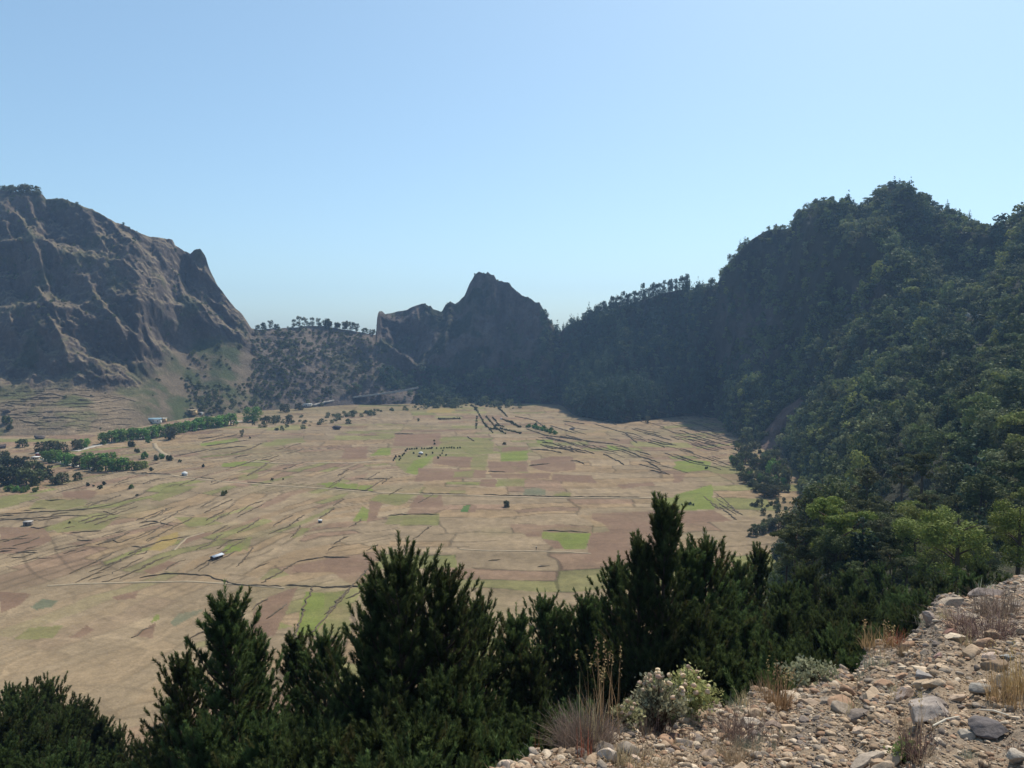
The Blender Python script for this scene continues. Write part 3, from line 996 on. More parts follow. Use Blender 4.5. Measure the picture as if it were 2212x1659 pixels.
for i, (p, w, dims, col, tilt, lab) in enumerate(KEY):
    stone(p[0], p[1], w, 300 + i * 7, dims, col, lab, "named rocks of the stony bank", rz=RNG.uniform(-.4, .4), tilt=tilt)
SHORT = ["the flat grey slab", "the rough outcrop", "the jagged outcrop", "the split boulder", "the thin pink slab", "the largest boulder", "the pale tilted slab", "the speckled rock", "the blue-grey rock", "the dark basalt boulder",
         "the flat tan stone", "the wedge-shaped rock", "the whitish flat rock", "the dark brown rock", "the bright-topped block", "the small upright block", "the smooth pinkish stone", "the leaning tan stone", "the broad brown slab",
         "the bright angular rock", "the reddish block", "the cube-like rock", "the pale pink stone", "the red-brown stone", "the greyish rock", "the low grey stone", "the bright square stone", "the cream rock", "the round cream stone", "the rust-brown rock"]
KMK = [(k[0][0] / S, k[0][1] / S, n_) for k, n_ in zip(KEY, SHORT)]
CNAME = ["tan", "brown", "grey-brown", "sandy", "dark grey", "orange-tan", "cream"]
def near_rock(x, y):
    m = min(KMK, key=lambda q: (q[0] - x) ** 2 + (q[1] - y) ** 2)
    return ("left of" if x < m[0] - 25 else "right of" if x > m[0] + 25 else ("above" if y < m[1] else "below")) + " " + m[2]
# many medium stones
mt = []
for i in range(8):
    V, F = rock_shape(500 + i, 3, 8, .04, (1, RNG.uniform(.6, .9), RNG.uniform(.4, .65)))
    k = fbm(V[:, 0] * 3 + i, V[:, 1] * 3, V[:, 2] * 3, 3)
    mt.append(mesh("stone", V, F, M_stone, STONE_COLS[i % 7][None] * (1 + .2 * k)[:, None]))
cnt = 0
while cnt < 250:
    a, b = vi[RNG.integers(0, len(vi))]
    if BPY[a, b] > 775 or BPX[a, b] > 1030: continue
    p = BV[a, b]
    r = np.clip(.018 * (RNG.pareto(2.1) + 1), .018, .085) * (p[1] / 4) ** .7
    o = obj("stone", mt[cnt % 8], loc=(p[0], p[1], p[2] + r * .12), rotz=RNG.uniform(0, 6.28), scale=r)
    o.rotation_euler = (RNG.normal(0, .3), RNG.normal(0, .3), RNG.uniform(0, 6.28))
    tag(o, ("small " if r < .03 else "large " if r > .055 else "") + CNAME[(cnt % 8) % 7] + " loose stone in the gravel " + near_rock(BPX[a, b] / S, BPY[a, b] / S), "stone", "loose stones strewn over the bank")
    cnt += 1


# ================================================================== TREES
def tube(pts, rad, n=5):
    """tapered tube through points"""
    P = np.asarray(pts, float)
    r = np.asarray(rad, float)
    T = np.gradient(P, axis=0)
    T /= np.linalg.norm(T, axis=1)[:, None] + 1e-9
    ref = np.array([0, 0, 1.]) if abs(T[0][2]) < .9 else np.array([1., 0, 0])
    U = np.cross(T, ref)
    U /= np.linalg.norm(U, axis=1)[:, None] + 1e-9
    W = np.cross(T, U)
    a = np.arange(n) / n * 2 * math.pi
    V = P[:, None, :] + r[:, None, None] * (np.cos(a)[None, :, None] * U[:, None, :] + np.sin(a)[None, :, None] * W[:, None, :])
    V = V.reshape(-1, 3)
    F = []
    for i in range(len(P) - 1):
        for k in range(n):
            F.append((i * n + k, i * n + (k + 1) % n, (i + 1) * n + (k + 1) % n, (i + 1) * n + k))
    return V, np.array(F)


def join(parts):
    Vs, Fs, b = [], [], 0
    for V, F in parts:
        Vs.append(V)
        Fs.append(F + b)
        b += len(V)
    return np.concatenate(Vs), np.concatenate(Fs)


def leaf_cloud(rng, n, lumps, size, up=.25, jit=.55, elong=1.6, ragged=.18, split=0):
    """n small leaf faces lying over a set of lumps (x, y, z, r, rz)"""
    L = np.array(lumps, float)
    for _ in range(split):
        q = []
        for x_, y_, z_, r_, rz_ in L:
            m_ = 5
            u = rng.normal(size=(m_, 3)); u[:, 2] += .35
            u /= np.linalg.norm(u, axis=1)[:, None]
            f_ = rng.uniform(.38, .58, m_)
            q.append(np.c_[x_ + u[:, 0] * r_ * .72, y_ + u[:, 1] * r_ * .72, z_ + u[:, 2] * rz_ * .72, r_ * f_, rz_ * f_])
        L = np.concatenate(q)
    w = L[:, 3] ** 2
    k = rng.choice(len(L), n, p=w / w.sum())
    d = rng.normal(size=(n, 3))
    d[:, 2] += up
    d /= np.linalg.norm(d, axis=1)[:, None]
    rr = 1 + rng.normal(0, ragged, n)
    rr = np.minimum(rr, 1.25)
    P = L[k, :3] + d * np.stack([L[k, 3], L[k, 3], L[k, 4]], 1) * rr[:, None]
    nrm = d + rng.normal(0, jit, (n, 3))
    nrm /= np.linalg.norm(nrm, axis=1)[:, None]
    a = np.cross(nrm, rng.normal(size=(n, 3)))
    a /= np.linalg.norm(a, axis=1)[:, None] + 1e-9
    b = np.cross(nrm, a)
    s = size * rng.uniform(.6, 1.3, n)[:, None]
    V = np.stack([P - a * s * elong * .5, P - b * s * .5, P + a * s * elong * .5, P + b * s * .5], 1).reshape(-1, 3)
    F = np.arange(4 * n).reshape(-1, 4)
    return V, F


def broad_lumps(rng, kind):
    """lumps of a unit-wide crown (radius .5); returns list"""
    L = []
    if kind == 'round':
        L.append((0, 0, .42, .38, .36))
        for i in range(6):
            a = rng.uniform(0, 6.28)
            L.append((.30 * math.cos(a), .30 * math.sin(a), rng.uniform(.08, .25), rng.uniform(.14, .2), rng.uniform(.12, .18)))
        for i in range(9):
            a, e = rng.uniform(0, 6.28), rng.uniform(-.25, 1.0)
            L.append((.30 * math.cos(a) * math.cos(e), .30 * math.sin(a) * math.cos(e), .45 + .30 * math.sin(e), rng.uniform(.13, .22), rng.uniform(.11, .18)))
    elif kind == 'umbrella':
        for i in range(8):
            a, q = rng.uniform(0, 6.28), rng.uniform(.1, .38)
            L.append((q * math.cos(a), q * math.sin(a), .78 + .10 * math.cos(q * 4) + rng.uniform(-.08, .03), rng.uniform(.13, .2), rng.uniform(.06, .10)))
        for i in range(5):
            a, q = rng.uniform(0, 6.28), rng.uniform(.1, .35)
            L.append((q * math.cos(a), q * math.sin(a), rng.uniform(.15, .65), rng.uniform(.14, .2), rng.uniform(.1, .15)))
    elif kind == 'tall':
        for i in range(18):
            z = rng.uniform(.12, 1.4)
            q = .30 * math.sqrt(max(0.05, 1 - ((z - .75) / .78) ** 2))
            a = rng.uniform(0, 6.28)
            L.append((q * math.cos(a), q * math.sin(a), z, rng.uniform(.14, .22), rng.uniform(.15, .22)))
        L.append((0, 0, .8, .26, .5))
    elif kind == 'low':
        for i in range(7):
            a, q = rng.uniform(0, 6.28), rng.uniform(0, .32)
            L.append((q * math.cos(a), q * math.sin(a), rng.uniform(.12, .3), rng.uniform(.14, .24), rng.uniform(.12, .2)))
    elif kind == 'conifer':
        for z in np.linspace(.35, 1.9, 9):
            q = .42 * (1 - (z - .3) / 1.75) ** .8
            for k in range(4 if z < 1.5 else 1):
                a = rng.uniform(0, 6.28)
                L.append((q * .6 * math.cos(a), q * .6 * math.sin(a), z + rng.uniform(-.07, .07), q * .52 + .05, .09 + .12 * q))
    return L


H_OF = {'round': .88, 'umbrella': 1.0, 'tall': 1.6, 'low': .5, 'conifer': 2.0}
G0 = {'round': .3, 'umbrella': .75, 'tall': .4, 'low': .15, 'conifer': .5}


def crown_tpl(seed, kind, n, size, split=0):
    r = np.random.default_rng(seed)
    return leaf_cloud(r, n, broad_lumps(r, kind), size, jit=.38, split=split)


FAR_N = {k: [crown_tpl(20 + i, k, n, sz, 1) for i in range(4)] for k, n, sz in
         (('round', 1500, .048), ('umbrella', 1300, .045), ('tall', 1700, .052), ('low', 600, .06), ('conifer', 1500, .05))}
FAR_M = {k: [crown_tpl(30 + i, k, n, sz, 1) for i in range(4)] for k, n, sz in
         (('round', 520, .078), ('umbrella', 460, .072), ('tall', 620, .084), ('low', 240, .09), ('conifer', 560, .075))}
FAR_T = {k: [crown_tpl(10 + i, k, n, sz) for i in range(5)] for k, n, sz in
         (('round', 190, .12), ('umbrella', 170, .11), ('tall', 230, .13), ('low', 90, .13), ('conifer', 240, .11))}

LEAF = {'olive': (.082, .096, .034), 'dark': (.042, .056, .024), 'grey': (.105, .112, .052), 'bright': (.115, .205, .040),
        'lime': (.15, .175, .040), 'blue': (.036, .062, .036), 'dry': (.12, .11, .06)}


def trunk_tpl(kind, seed=0):
    r = np.random.default_rng(seed)
    h = {'round': .55, 'umbrella': .8, 'tall': 1.25, 'low': .25, 'conifer': 1.9}[kind]
    parts = [tube([(0, 0, -.35), (.02, 0, h * .4), (0, .02, h)], [.042, .032, .008], 6)]
    for i in range(6):
        a = r.uniform(0, 6.28)
        z0 = h * r.uniform(.35, .8)
        q = .28 if kind != 'conifer' else .18
        parts.append(tube([(0, 0, z0), (q * .5 * math.cos(a), q * .5 * math.sin(a), z0 + .12), (q * math.cos(a), q * math.sin(a), z0 + .2)], [.016, .011, .004], 4))
    return join(parts)


TRUNK_ME = {k: mesh("trunk", *trunk_tpl(k, 5), M_bark) for k in H_OF}
TREE_CACHE = {}


def tree(pos, width, kind, colour, name, label, cat="tree", group=None, detail=1, seed=None, hs=1.0, parts=True):
    """a tree standing at pos, crown width in metres; thing > trunk, crown"""
    seed = int(RNG.integers(0, 3)) if seed is None else seed
    key = (kind, colour, detail, seed)
    if key not in TREE_CACHE:
        n, sz = {0: (200, .12), 1: (700, .075), 2: (3000, .038), 3: (9000, .022)}[detail]
        if kind == 'conifer': n = int(n * 1.6)
        V, F = crown_tpl(40 + seed, kind, n, sz, 0 if detail == 0 else 1)
        base = np.array(LEAF[colour])
        r = np.random.default_rng(seed)
        c = np.repeat(base[None] * r.uniform(.75, 1.3, (n, 1)), 4, 0)
        TREE_CACHE[key] = mesh("crown", V, F, M_far, c)
    sc = (width, width, width * hs)
    rz = float(RNG.uniform(0, 6.28))
    pos = (float(pos[0]), float(pos[1]), float(pos[2]) - .03 * width)
    if parts:
        e = bpy.data.objects.new(name, None)
        COL.objects.link(e)
        e.location = pos
        e.rotation_euler = (0, 0, rz)
        e.scale = sc
        e.empty_display_size = .2
        obj("trunk", TRUNK_ME[kind], e)
        obj("crown", TREE_CACHE[key], e)
    else:
        k2 = key + ('one',)
        if k2 not in TREE_CACHE:
            me = TREE_CACHE[key]
            nv = len(me.vertices)
            V = np.zeros(nv * 3, np.float32)
            me.vertices.foreach_get("co", V)
            cc = np.zeros(nv * 4, np.float32)
            me.color_attributes["Col"].data.foreach_get("color", cc)
            TV, TF = trunk_tpl(kind, 5)
            c = np.concatenate([cc.reshape(-1, 4)[:, :3], np.tile((.08, .06, .045), (len(TV), 1))])
            TREE_CACHE[k2] = mesh("tree", np.concatenate([V.reshape(-1, 3), TV]), np.concatenate([np.arange(nv).reshape(-1, 4), TF + nv]), M_far, c)
        e = obj(name, TREE_CACHE[k2], loc=pos, rotz=rz, scale=sc)
    tag(e, label, cat, group)
    return e


def px_width(p, w_d):
    return w_d * S * p[1] / FPX


LMK = [(1650, 940, "the bare scree strip"), (2100, 680, "the short white road walls"), (2140, 1000, "the tan clearing"), (1900, 1100, "the dark gully"), (1940, 480, "the wooded summit"),
       (1300, 880, "the far dark wood"), (2060, 1130, "the largest yellow-green tree"), (1720, 1120, "the rim of the plain"), (1780, 850, "the shaded spur")]


def near_of(x, y, marks):
    m = min(marks, key=lambda q: (q[0] - x) ** 2 + (q[1] - y) ** 2)
    side = ("left of" if x < m[0] - 40 else "right of" if x > m[0] + 40 else ("above" if y < m[1] else "below"))
    return side + " " + m[2]


# ---------------- trees read one by one (crop L / C / R, base x, y, crown width, kind, colour)
def crop_pos(c, x, y):
    p = crop_px(c, [(x, y)])[0]
    return surf(p[0], p[1])


def place(c, x, y, w, kind, colour, label, name="broadleaf_tree", cat="tree", group=None, hs=1.0, detail=1):
    p = crop_pos(c, x, y)
    return tree(p, px_width(p, w * .3418), kind, colour, name, label, cat, group, detail, hs=hs)


place('C', 1148, 836, 52, 'round', 'dark', "solitary round dark tree standing in the middle of the dry plain", detail=2, hs=1.0)
g = "bright green trees lining the upper road"
for i in range(17):
    t = i / 16
    x, y = 650 + 810 * t, 436 - 118 * t + (8 if .3 < t < .6 else 0)
    place('L', x + RNG.uniform(-8, 8), y, RNG.uniform(92, 112), 'round', 'bright', "bright green rounded tree in the long row shading the upper road", group=g, hs=.95)
place('L', 1075, 408, 96, 'round', 'grey', "tall grey-green tree breaking the long roadside row", hs=1.25)
place('L', 1598, 296, 130, 'round', 'bright', "broad bright green tree alone beyond the end of the roadside row", detail=2, hs=.95)
place('L', 1685, 306, 62, 'round', 'olive', "olive tree leaning against the broad bright green tree")
place('L', 1750, 300, 62, 'round', 'grey', "greyish tree second from the broad bright green tree")
place('L', 1828, 300, 66, 'round', 'grey', "loose grey-green tree at the end of the clump past the road row")
place('L', 1800, 236, 70, 'round', 'olive', "round olive tree on the scrub slope below the small white building")
place('L', 1890, 222, 60, 'round', 'olive', "olive bushy tree next to the small white building", "broadleaf_tree")
place('L', 490, 470, 90, 'round', 'grey', "pale green tree by the road left of the long row", hs=.9)
place('L', 535, 458, 80, 'round', 'bright', "lighter green tree joined to the pale one left of the long row", hs=.9)
place('L', 142, 455, 84, 'round', 'olive', "compact round tree in front of the boulder at the slope's foot", hs=.8)
g = "trees of the lower thicket beside the road"
for (x, y, w, k, cl) in [(300,545,80,'round','bright'),(352,556,78,'round','bright'),(405,566,80,'round','bright'),(455,572,70,'round','bright'),(505,584,76,'round','olive'),
        (560,592,80,'round','bright'),(612,600,84,'round','olive'),(668,606,84,'round','bright'),(722,604,76,'round','bright'),(775,602,80,'round','bright'),(330,500,86,'round','olive'),
        (385,508,80,'round','olive'),(270,488,70,'round','olive'),(560,560,70,'round','bright'),(640,565,70,'round','bright'),(700,560,70,'round','bright')]:
    place('L', x + RNG.uniform(-5, 5), y, w * 1.3, k, cl, "green tree in the thick row along the lower road on the left", group=g)
for i, (x, y, w) in enumerate([(830,600,76),(880,600,70),(912,590,60)]):
    place('L', x, y, w, 'round', 'lime', "yellow-green tree at the tip of the lower thicket", group="yellow-green trees at the thicket's tip")
g = "dark trees of the left grove"
for (x, y, w) in [(20,700,150),(90,690,140),(165,706,150),(235,690,140),(45,620,140),(130,615,130),(210,640,130),(285,655,110),(-60,690,160),(-80,600,150),(-150,650,160),(0,560,120)]:
    place('L', x, y, w, 'round', 'dark' if RNG.random() < .5 else 'olive', "dark grey-green tree in the dense grove at the left edge of the plain", group=g, hs=1.0)
place('L', 392, 690, 96, 'round', 'grey', "thin grey tree letting light through beside the dark grove", hs=1.0)
place('L', 345, 690, 80, 'round', 'grey', "pale bare-looking tree between the dark grove and the thin grey tree", hs=1.0)
place('L', 490, 665, 66, 'round', 'olive', "small olive tree on the open ground right of the grey trees")
for x, y, w in [(60,738,70),(110,742,70),(160,742,70)]:
    place('L', x, y, w, 'low', 'bright', "low bright green bush in front of the dark grove", "bush", "bush", "bright bushes before the dark grove", hs=1.3)
place('L', 225, 742, 60, 'low', 'lime', "low yellow-green bush ending the row before the dark grove", "bush", "bush", hs=1.2)
SHR = [(555,703,34,'dark',"small dark bush where the long earth bank ends"),(590,706,18,'dark',"tiniest dark bush of the four beneath the grove"),
 (635,722,38,'olive',"squat olive bush in the small group beneath the grove"),(657,697,32,'dark',"round dark bush at the upper right of the small group"),
 (830,722,44,'bright',"green bush with a bright green patch around it on the plain"),(955,606,34,'olive',"bush just below the yellow-green thicket tip"),
 (1137,549,28,'olive',"small round bush right of the pale track"),(1284,580,30,'dark',"small dark bush right of and above the domed white hut"),
 (1418,757,50,'lime',"yellow-green round bush alone on the plain above the long hut"),(866,768,24,'dark',"tiny dark bush on the red plot edge"),
 (1580,400,20,'dark',"tiny dark bush beside the slender tree"),(440,937,20,'olive',"tiny bush beside the grey stone hut"),
 (912,532,64,'bright',"wide green bush left of the pale track"),(985,540,50,'olive',"first of the joined bushes under the pale track"),(1022,530,50,'bright',"middle one of the joined bushes under the pale track"),
 (1070,540,56,'olive',"last of the joined bushes under the pale track"),(866,492,44,'olive',"lone bush between the road and the thicket"),(935,428,44,'bright',"bush at the roadside below the grey tree"),
 (830,455,60,'olive',"bush on the strip under the roadside row"),(40,312,84,'olive',"grey bush on the terraced slope at the left edge"),(66,348,54,'olive',"smaller bush below the grey one on the terraced slope"),
 (1720,668,22,'olive',"dark bush by the main path in the plots"),(1790,665,16,'olive',"smaller bush by the main path in the plots")]
for x, y, w, cl, lab in SHR:
    place('L', x, y, w, 'low', cl, lab, "bush", "bush", "single bushes on the plain", hs=1.5)
place('L', 1528, 392, 34, 'tall', 'grey', "slender grey tree standing alone among the terraces near the road", hs=1.1)
place('C', 590, 292, 24, 'round', 'olive', "small tree alone near the far edge of the plain")
place('C', 2040, 305, 40, 'tall', 'grey', "narrow grey tree among the terraces right of the dark wood", hs=.9)
place('C', 1135, 442, 34, 'low', 'olive', "low bush in the middle of the olive plots", "bush", "bush")
g = "hedge bushes around the white hut"
for x, y in [(432,545),(440,532),(448,520),(470,518),(478,530),(490,512),(470,540),(500,500),(508,480),(520,470),(535,470),(550,469),(565,469),(580,468),(612,468),(628,467),(645,467),(660,466),(675,465),(706,465),(690,420),(692,440),(735,465),(752,464),(770,463),(785,462),(800,463),(815,463),(838,464),(853,463),(745,480),(740,495),(728,510),(765,508),(680,495),(640,508),(560,495),(715,528)]:
    place('C', x, y, RNG.uniform(13, 20), 'low', 'dark', "dark dot-like bush of the hedge lines around the white-roofed hut", "bush", "bush", g, hs=1.6)
g = "planted rows on the far plain"
for (x0, y0, x1, y1, n) in [(975,255,1020,330,9),(995,300,1060,365,10),(1020,270,1075,330,9),(1060,275,1100,320,7),(1075,335,1140,375,8),(1110,340,1235,372,12),(1120,285,1170,300,6),(1175,300,1220,330,7),(1045,340,1090,345,6),(1150,295,1235,330,9),(925,200,960,215,5),(945,215,975,250,5),(1100,215,1150,265,8),(960,270,955,340,6),(720,285,850,280,12),(1080,320,1130,328,6)]:
    for k in range(n):
        t = k / (n - 1)
        place('C', x0 + (x1 - x0) * t, y0 + (y1 - y0) * t + RNG.uniform(-2, 2), RNG.uniform(14, 22), 'low', 'grey' if RNG.random() < .6 else 'olive', "grey-green shrub of the planted rows at the far end of the plain", "bush", "bush", g, hs=1.4)
for x, y in [(1290,330),(1320,338),(1345,345),(1372,352),(1400,360),(1425,368),(1452,374),(1330,325),(1385,340),(1430,352)]:
    place('C', x, y, 44, 'low', 'bright', "bright green bush of the lush hedge beneath the far wood", "bush", "bush", "lush hedge beneath the far wood", hs=1.2)
g = "trees at the right-hand rim of the plain"
for x, y, w, cl in [(470,685,110,'olive'),(520,740,90,'olive'),(570,770,120,'olive'),(630,775,110,'grey'),(690,700,70,'bright'),(600,700,80,'olive'),(660,615,70,'grey'),(700,740,80,'olive'),
     (500,1020,80,'olive'),(540,1000,110,'olive'),(600,985,120,'grey'),(660,990,130,'olive'),(720,965,130,'olive'),(780,950,120,'grey'),(830,925,130,'olive'),(880,905,130,'olive'),(925,880,110,'olive'),(940,940,110,'grey'),
     (870,985,110,'olive'),(800,1010,100,'olive'),(760,1075,120,'olive'),(840,1060,120,'olive'),(700,1110,120,'grey'),(450,560,110,'olive'),(520,590,100,'olive'),(590,600,130,'olive'),(640,540,120,'olive'),(400,580,70,'bright')]:
    place('R', x, y, w, 'round', cl, "grey-green leafy tree at the wood's edge on the right rim of the plain", group=g, hs=.9, detail=2)
for x, y, w in [(100,820,30),(75,822,20),(122,824,22),(48,820,14),(205,595,26),(1938-2212+2212-1500,600,18)]:
    place('R', x, y, w, 'low', 'dark', "small dark bush on the green plot right of the tall pine", "bush", "bush", "small bushes on the right green plot", hs=1.4)
g = "scrub bushes spilling over the right rim of the plain"
sr = np.random.default_rng(55)
EXTRA = []
def sprinkle(c, poly, n, w0_, w1_, cols_, lab, g):
    pl = np.array(poly, float)
    k = 0
    while k < n:
        x, y = sr.uniform(pl[:, 0].min(), pl[:, 0].max()), sr.uniform(pl[:, 1].min(), pl[:, 1].max())
        if not in_poly(np.array([x]), np.array([y]), pl)[0]: continue
        if c != 'R':
            p_ = crop_pos(c, x, y)
            EXTRA.append((p_, px_width(p_, sr.uniform(w0_, w1_) * .3418)))
            k += 1
            continue
        place(c, x, y, sr.uniform(w0_, w1_), 'low' if sr.random() < .6 else 'round', cols_[int(sr.integers(0, len(cols_)))], lab, "bush", "bush", g, hs=1.4, detail=0)
        k += 1
sprinkle('R', [(230,240),(480,250),(640,400),(560,440),(500,500),(430,420)], 60, 26, 60, ['grey','olive'], "grey-green bush on the crowded terraces at the foot of the wooded mountain", g)
sprinkle('R', [(400,430),(560,480),(700,560),(720,700),(640,780),(470,720),(360,600)], 60, 30, 90, ['olive','grey','olive','bright'], "leafy bush on the stony ground under the bare scree strip", "bushes under the scree strip")
sprinkle('R', [(560,780),(720,800),(700,900),(560,960),(440,840)], 18, 24, 50, ['olive','grey'], "small bush on the dry ground before the rim trees", "small bushes before the rim trees")
sprinkle('C', [(0,260),(100,240),(500,215),(900,175),(1250,190),(1250,215),(900,205),(500,240),(150,275),(0,300)], 80, 16, 42, ['dark','olive','grey'], "dark scrub bush along the far foot of the cliffs where the plain ends", "scrub along the far edge of the plain")
sprinkle('L', [(1500,300),(2212,230),(2212,310),(2000,330),(1800,355),(1600,345)], 40, 18, 44, ['dark','olive','grey'], "low bush on the stony strip beyond the broad bright green tree", "bushes on the stony strip")
sprinkle('C', [(560,130),(700,150),(900,158),(1180,172),(1180,200),(900,196),(600,222)], 90, 34, 76, ['dark'], 'x', 'x')
# ridge trees of the low hill
def C1(x, y): return (.3418 * x, 351 + .3418 * y)
def C2(x, y): return (702 + .3418 * x, 513 + .3418 * y)
g = "trees standing against the sky on the low ridge"
for (q, w, h, kd) in [(C1(1625,1066),34,30,'round'),(C1(1665,1064),40,42,'round'),(C1(1710,1062),40,56,'tall'),(C1(1750,1045),40,26,'round'),(C1(1855,1040),36,48,'tall'),(C1(1890,1032),50,66,'tall'),(C1(1928,1034),48,64,'tall'),
        (C1(1975,1032),40,50,'tall'),(C1(2012,1030),34,54,'tall'),(C1(2055,1035),50,40,'round'),(C1(2085,1035),40,38,'round'),(C1(2130,1050),50,34,'round'),(C1(2178,1045),44,50,'round'),
        (C2(20,572),44,50,'round'),(C2(75,585),44,40,'round'),(C2(128,590),50,62,'tall'),(C2(160,600),54,60,'tall'),(C2(200,605),54,62,'tall'),(C2(250,600),50,30,'round'),(C2(300,600),50,30,'round')]:
    p = ridge_at(q[0])
    wm = px_width(p, w * .3418)
    hm = px_width(p, h * .3418) + 1.5
    tree(p, wm, kd, 'olive' if RNG.random() < .5 else 'grey', "broadleaf_tree", "dark tree standing out against the sky on the low middle ridge", "tree", g, 1, hs=hm / (H_OF[kd] * wm))
for i, (q, w) in enumerate([(C1(60,190), 70), (C1(95,180), 90), (C1(150,190), 100), (C1(205,205), 100), (C1(235,215), 60), (C1(10,215), 60)]):
    p = ridge_at(q[0])
    wm = px_width(p, w * .3418)
    tree(p - np.array((0, 0, wm * .15)), wm, 'round', 'grey', "broadleaf_tree", "rounded tree of the clump on the left mountain's summit", "tree", "clump of trees on the left summit", 1, hs=.85)
g = "tall pines along the ridge right of the gap"
for i in range(44):
    xx = 1262 + 225 * (i + RNG.uniform(-.3, .3)) / 43
    p = ridge_at(xx)
    hm = RNG.uniform(14, 22) * (.5 + .5 * min(1, (xx - 1262) / 80))
    tree(p - np.array((0, RNG.uniform(0, 12), .5)), RNG.uniform(5.5, 8), 'tall', 'blue', "pine_tree", "dark tall pine in the row along the ridge right of the gap", "tree", g, 1, hs=hm / (1.6 * 6.7))

# ---------------- woods on the hills
HXd, HYd = HPX / S, HPY / S
W = np.zeros(HPX.shape)
rt = (HXd > 1205)
W[rt] = 1.0
W[(HXd > 1215) & (HSg > 5.2)] = .3
W *= 1 - .9 * RFn
W[(HXd > 1830) & (HXd < 1900) & (HYd > 620) & (HYd < 700)] = .35
W[(HXd > 1830) & (HXd < 1910) & (HYd > 600) & (HYd < 720) & (steep > 2)] = .2
W[in_poly(HXd, HYd, scree_poly / S)] = 0
W[in_poly(HXd, HYd, clear_poly / S)] = 0
W[(HXd > 1030) & (HXd <= 1205) & (HYd > 775 + (1205 - HXd) * .15)] = 1.
W[(HXd > 822) & (HXd <= 1040) & (HYd > 800)] = .35
W[(HXd > 700) & (HXd <= 905) & (HYd > 842)] = 0.02
W[(HXd > 1170) & (HXd <= 1225) & (HYd < 790)] = .8
W[(HSg > 6)] = 0
W[(HPX < -120) | (HPX > 1150)] = 0
W[(HV[..., 2] < .2)] = 0
W *= .35 + .65 * smooth(-.55, -.1, fbm(HX2 / 28, HY2 / 28, HZ2 / 28 + 13, 3))
spread = fbm(HX2 / 45, HY2 / 45, HZ2 / 45 + 3, 3)
W2 = np.zeros(HPX.shape)                     # scattered scrub
W2[(HXd > 543) & (HXd < 830)] = .9
W2[(HXd > 300) & (HXd <= 660) & (HYd > 735)] = 3.0
W2[(HXd > 250) & (HXd <= 330) & (HYd > 800)] = 1.6
W2[(HXd > 640) & (HXd <= 830) & (HYd > 780)] = 1.0
W2[(HXd > 700) & (HXd < 920) & (HYd > 842)] = .15
W2[(HXd <= 545) & (HYd < 830)] = .30
W2[(HXd <= 400) & (HYd > 830)] = .04
W2[(HXd > 815) & (HXd < 1195) & (HYd < 810)] = .10
W2[(HXd > 800) & (HXd < 905) & (front > .5)] = .8
W2 *= np.where((HXd > 300) & (HXd < 700), .25 + .75 * smooth(-.1, .3, fbm(HX2 / 20, HY2 / 20, HZ2 / 20 + 33, 3) + .3 * spread + .08), smooth(-.25, .35, spread + .1))
W2[(HSg > 5.6) | (HV[..., 2] < .4)] = 0
W2[(HXd > 380) & (HXd < 540) & (HSg > 4.4)] = 0
dXc = np.abs(np.gradient(HX2, axis=1))
area = dXc * (np.abs(dYr) + .6 * np.abs(dZr))


def scatter(weight, cell, rate, rng):
    """random grid points, about rate per square metre x weight, thinned to one per cell"""
    lam = weight * area * rate
    n = rng.poisson(lam)
    ii = np.argwhere(n > 0)
    P = HV[ii[:, 0], ii[:, 1]]
    key = np.floor(P[:, :2] / np.maximum(cell * (P[:, 1:2] / 700) ** .25, 1)).astype(np.int64)
    _, u = np.unique(key[:, 0] * 100003 + key[:, 1], return_index=True)
    return ii[u]


ids = scatter(W, 3.9, 1 / 7., np.random.default_rng(3))
WN = (NPX / S > 1560) & (NPX / S < 2330) & (NV[..., 1] > 92)
ids = ids[np.argsort(HV[ids[:, 0], ids[:, 1], 1])]
print("wood trees", len(ids))
rr_ = np.random.default_rng(21)
P = HV[ids[:, 0], ids[:, 1]]
XD, YD, SS = HXd[ids[:, 0], ids[:, 1]], HYd[ids[:, 0], ids[:, 1]], HSg[ids[:, 0], ids[:, 1]]
nrn = np.random.default_rng(8)
nar = np.abs(np.gradient(NV[..., 0], axis=1)) * np.abs(np.gradient(NV[..., 1], axis=0))
nid = np.argwhere(nrn.poisson(WN * nar / 22.) > 0)
Pn = NV[nid[:, 0], nid[:, 1]] + np.c_[nrn.normal(0, 1.5, (len(nid), 2)), np.zeros(len(nid))]
P = np.concatenate([Pn, P])
XD = np.r_[NPX[nid[:, 0], nid[:, 1]] / S, XD]
YD = np.r_[NPY[nid[:, 0], nid[:, 1]] / S, YD]
SS = np.r_[np.full(len(nid), 1.), SS]
osort = np.argsort(P[:, 1])
P, XD, YD, SS = P[osort], XD[osort], YD[osort], SS[osort]
ids = osort
print("near wood", len(nid))
conif = ((XD > 1200) & (XD < 1520) & (rr_.random(len(ids)) < .55)) | (rr_.random(len(ids)) < .08)
wid = (5.0 + 7.5 * rr_.random(len(ids)) ** 1.6) * np.where(SS > 4.7, .65, 1.0)
inview = (XD > -40) & (XD < 2250)
wid = np.where(P[:, 1] < 150, wid * .8, wid)
nb = ncn = 0
rest = []
KINDS_ = ['round', 'umbrella', 'round', 'tall', 'umbrella', 'round']
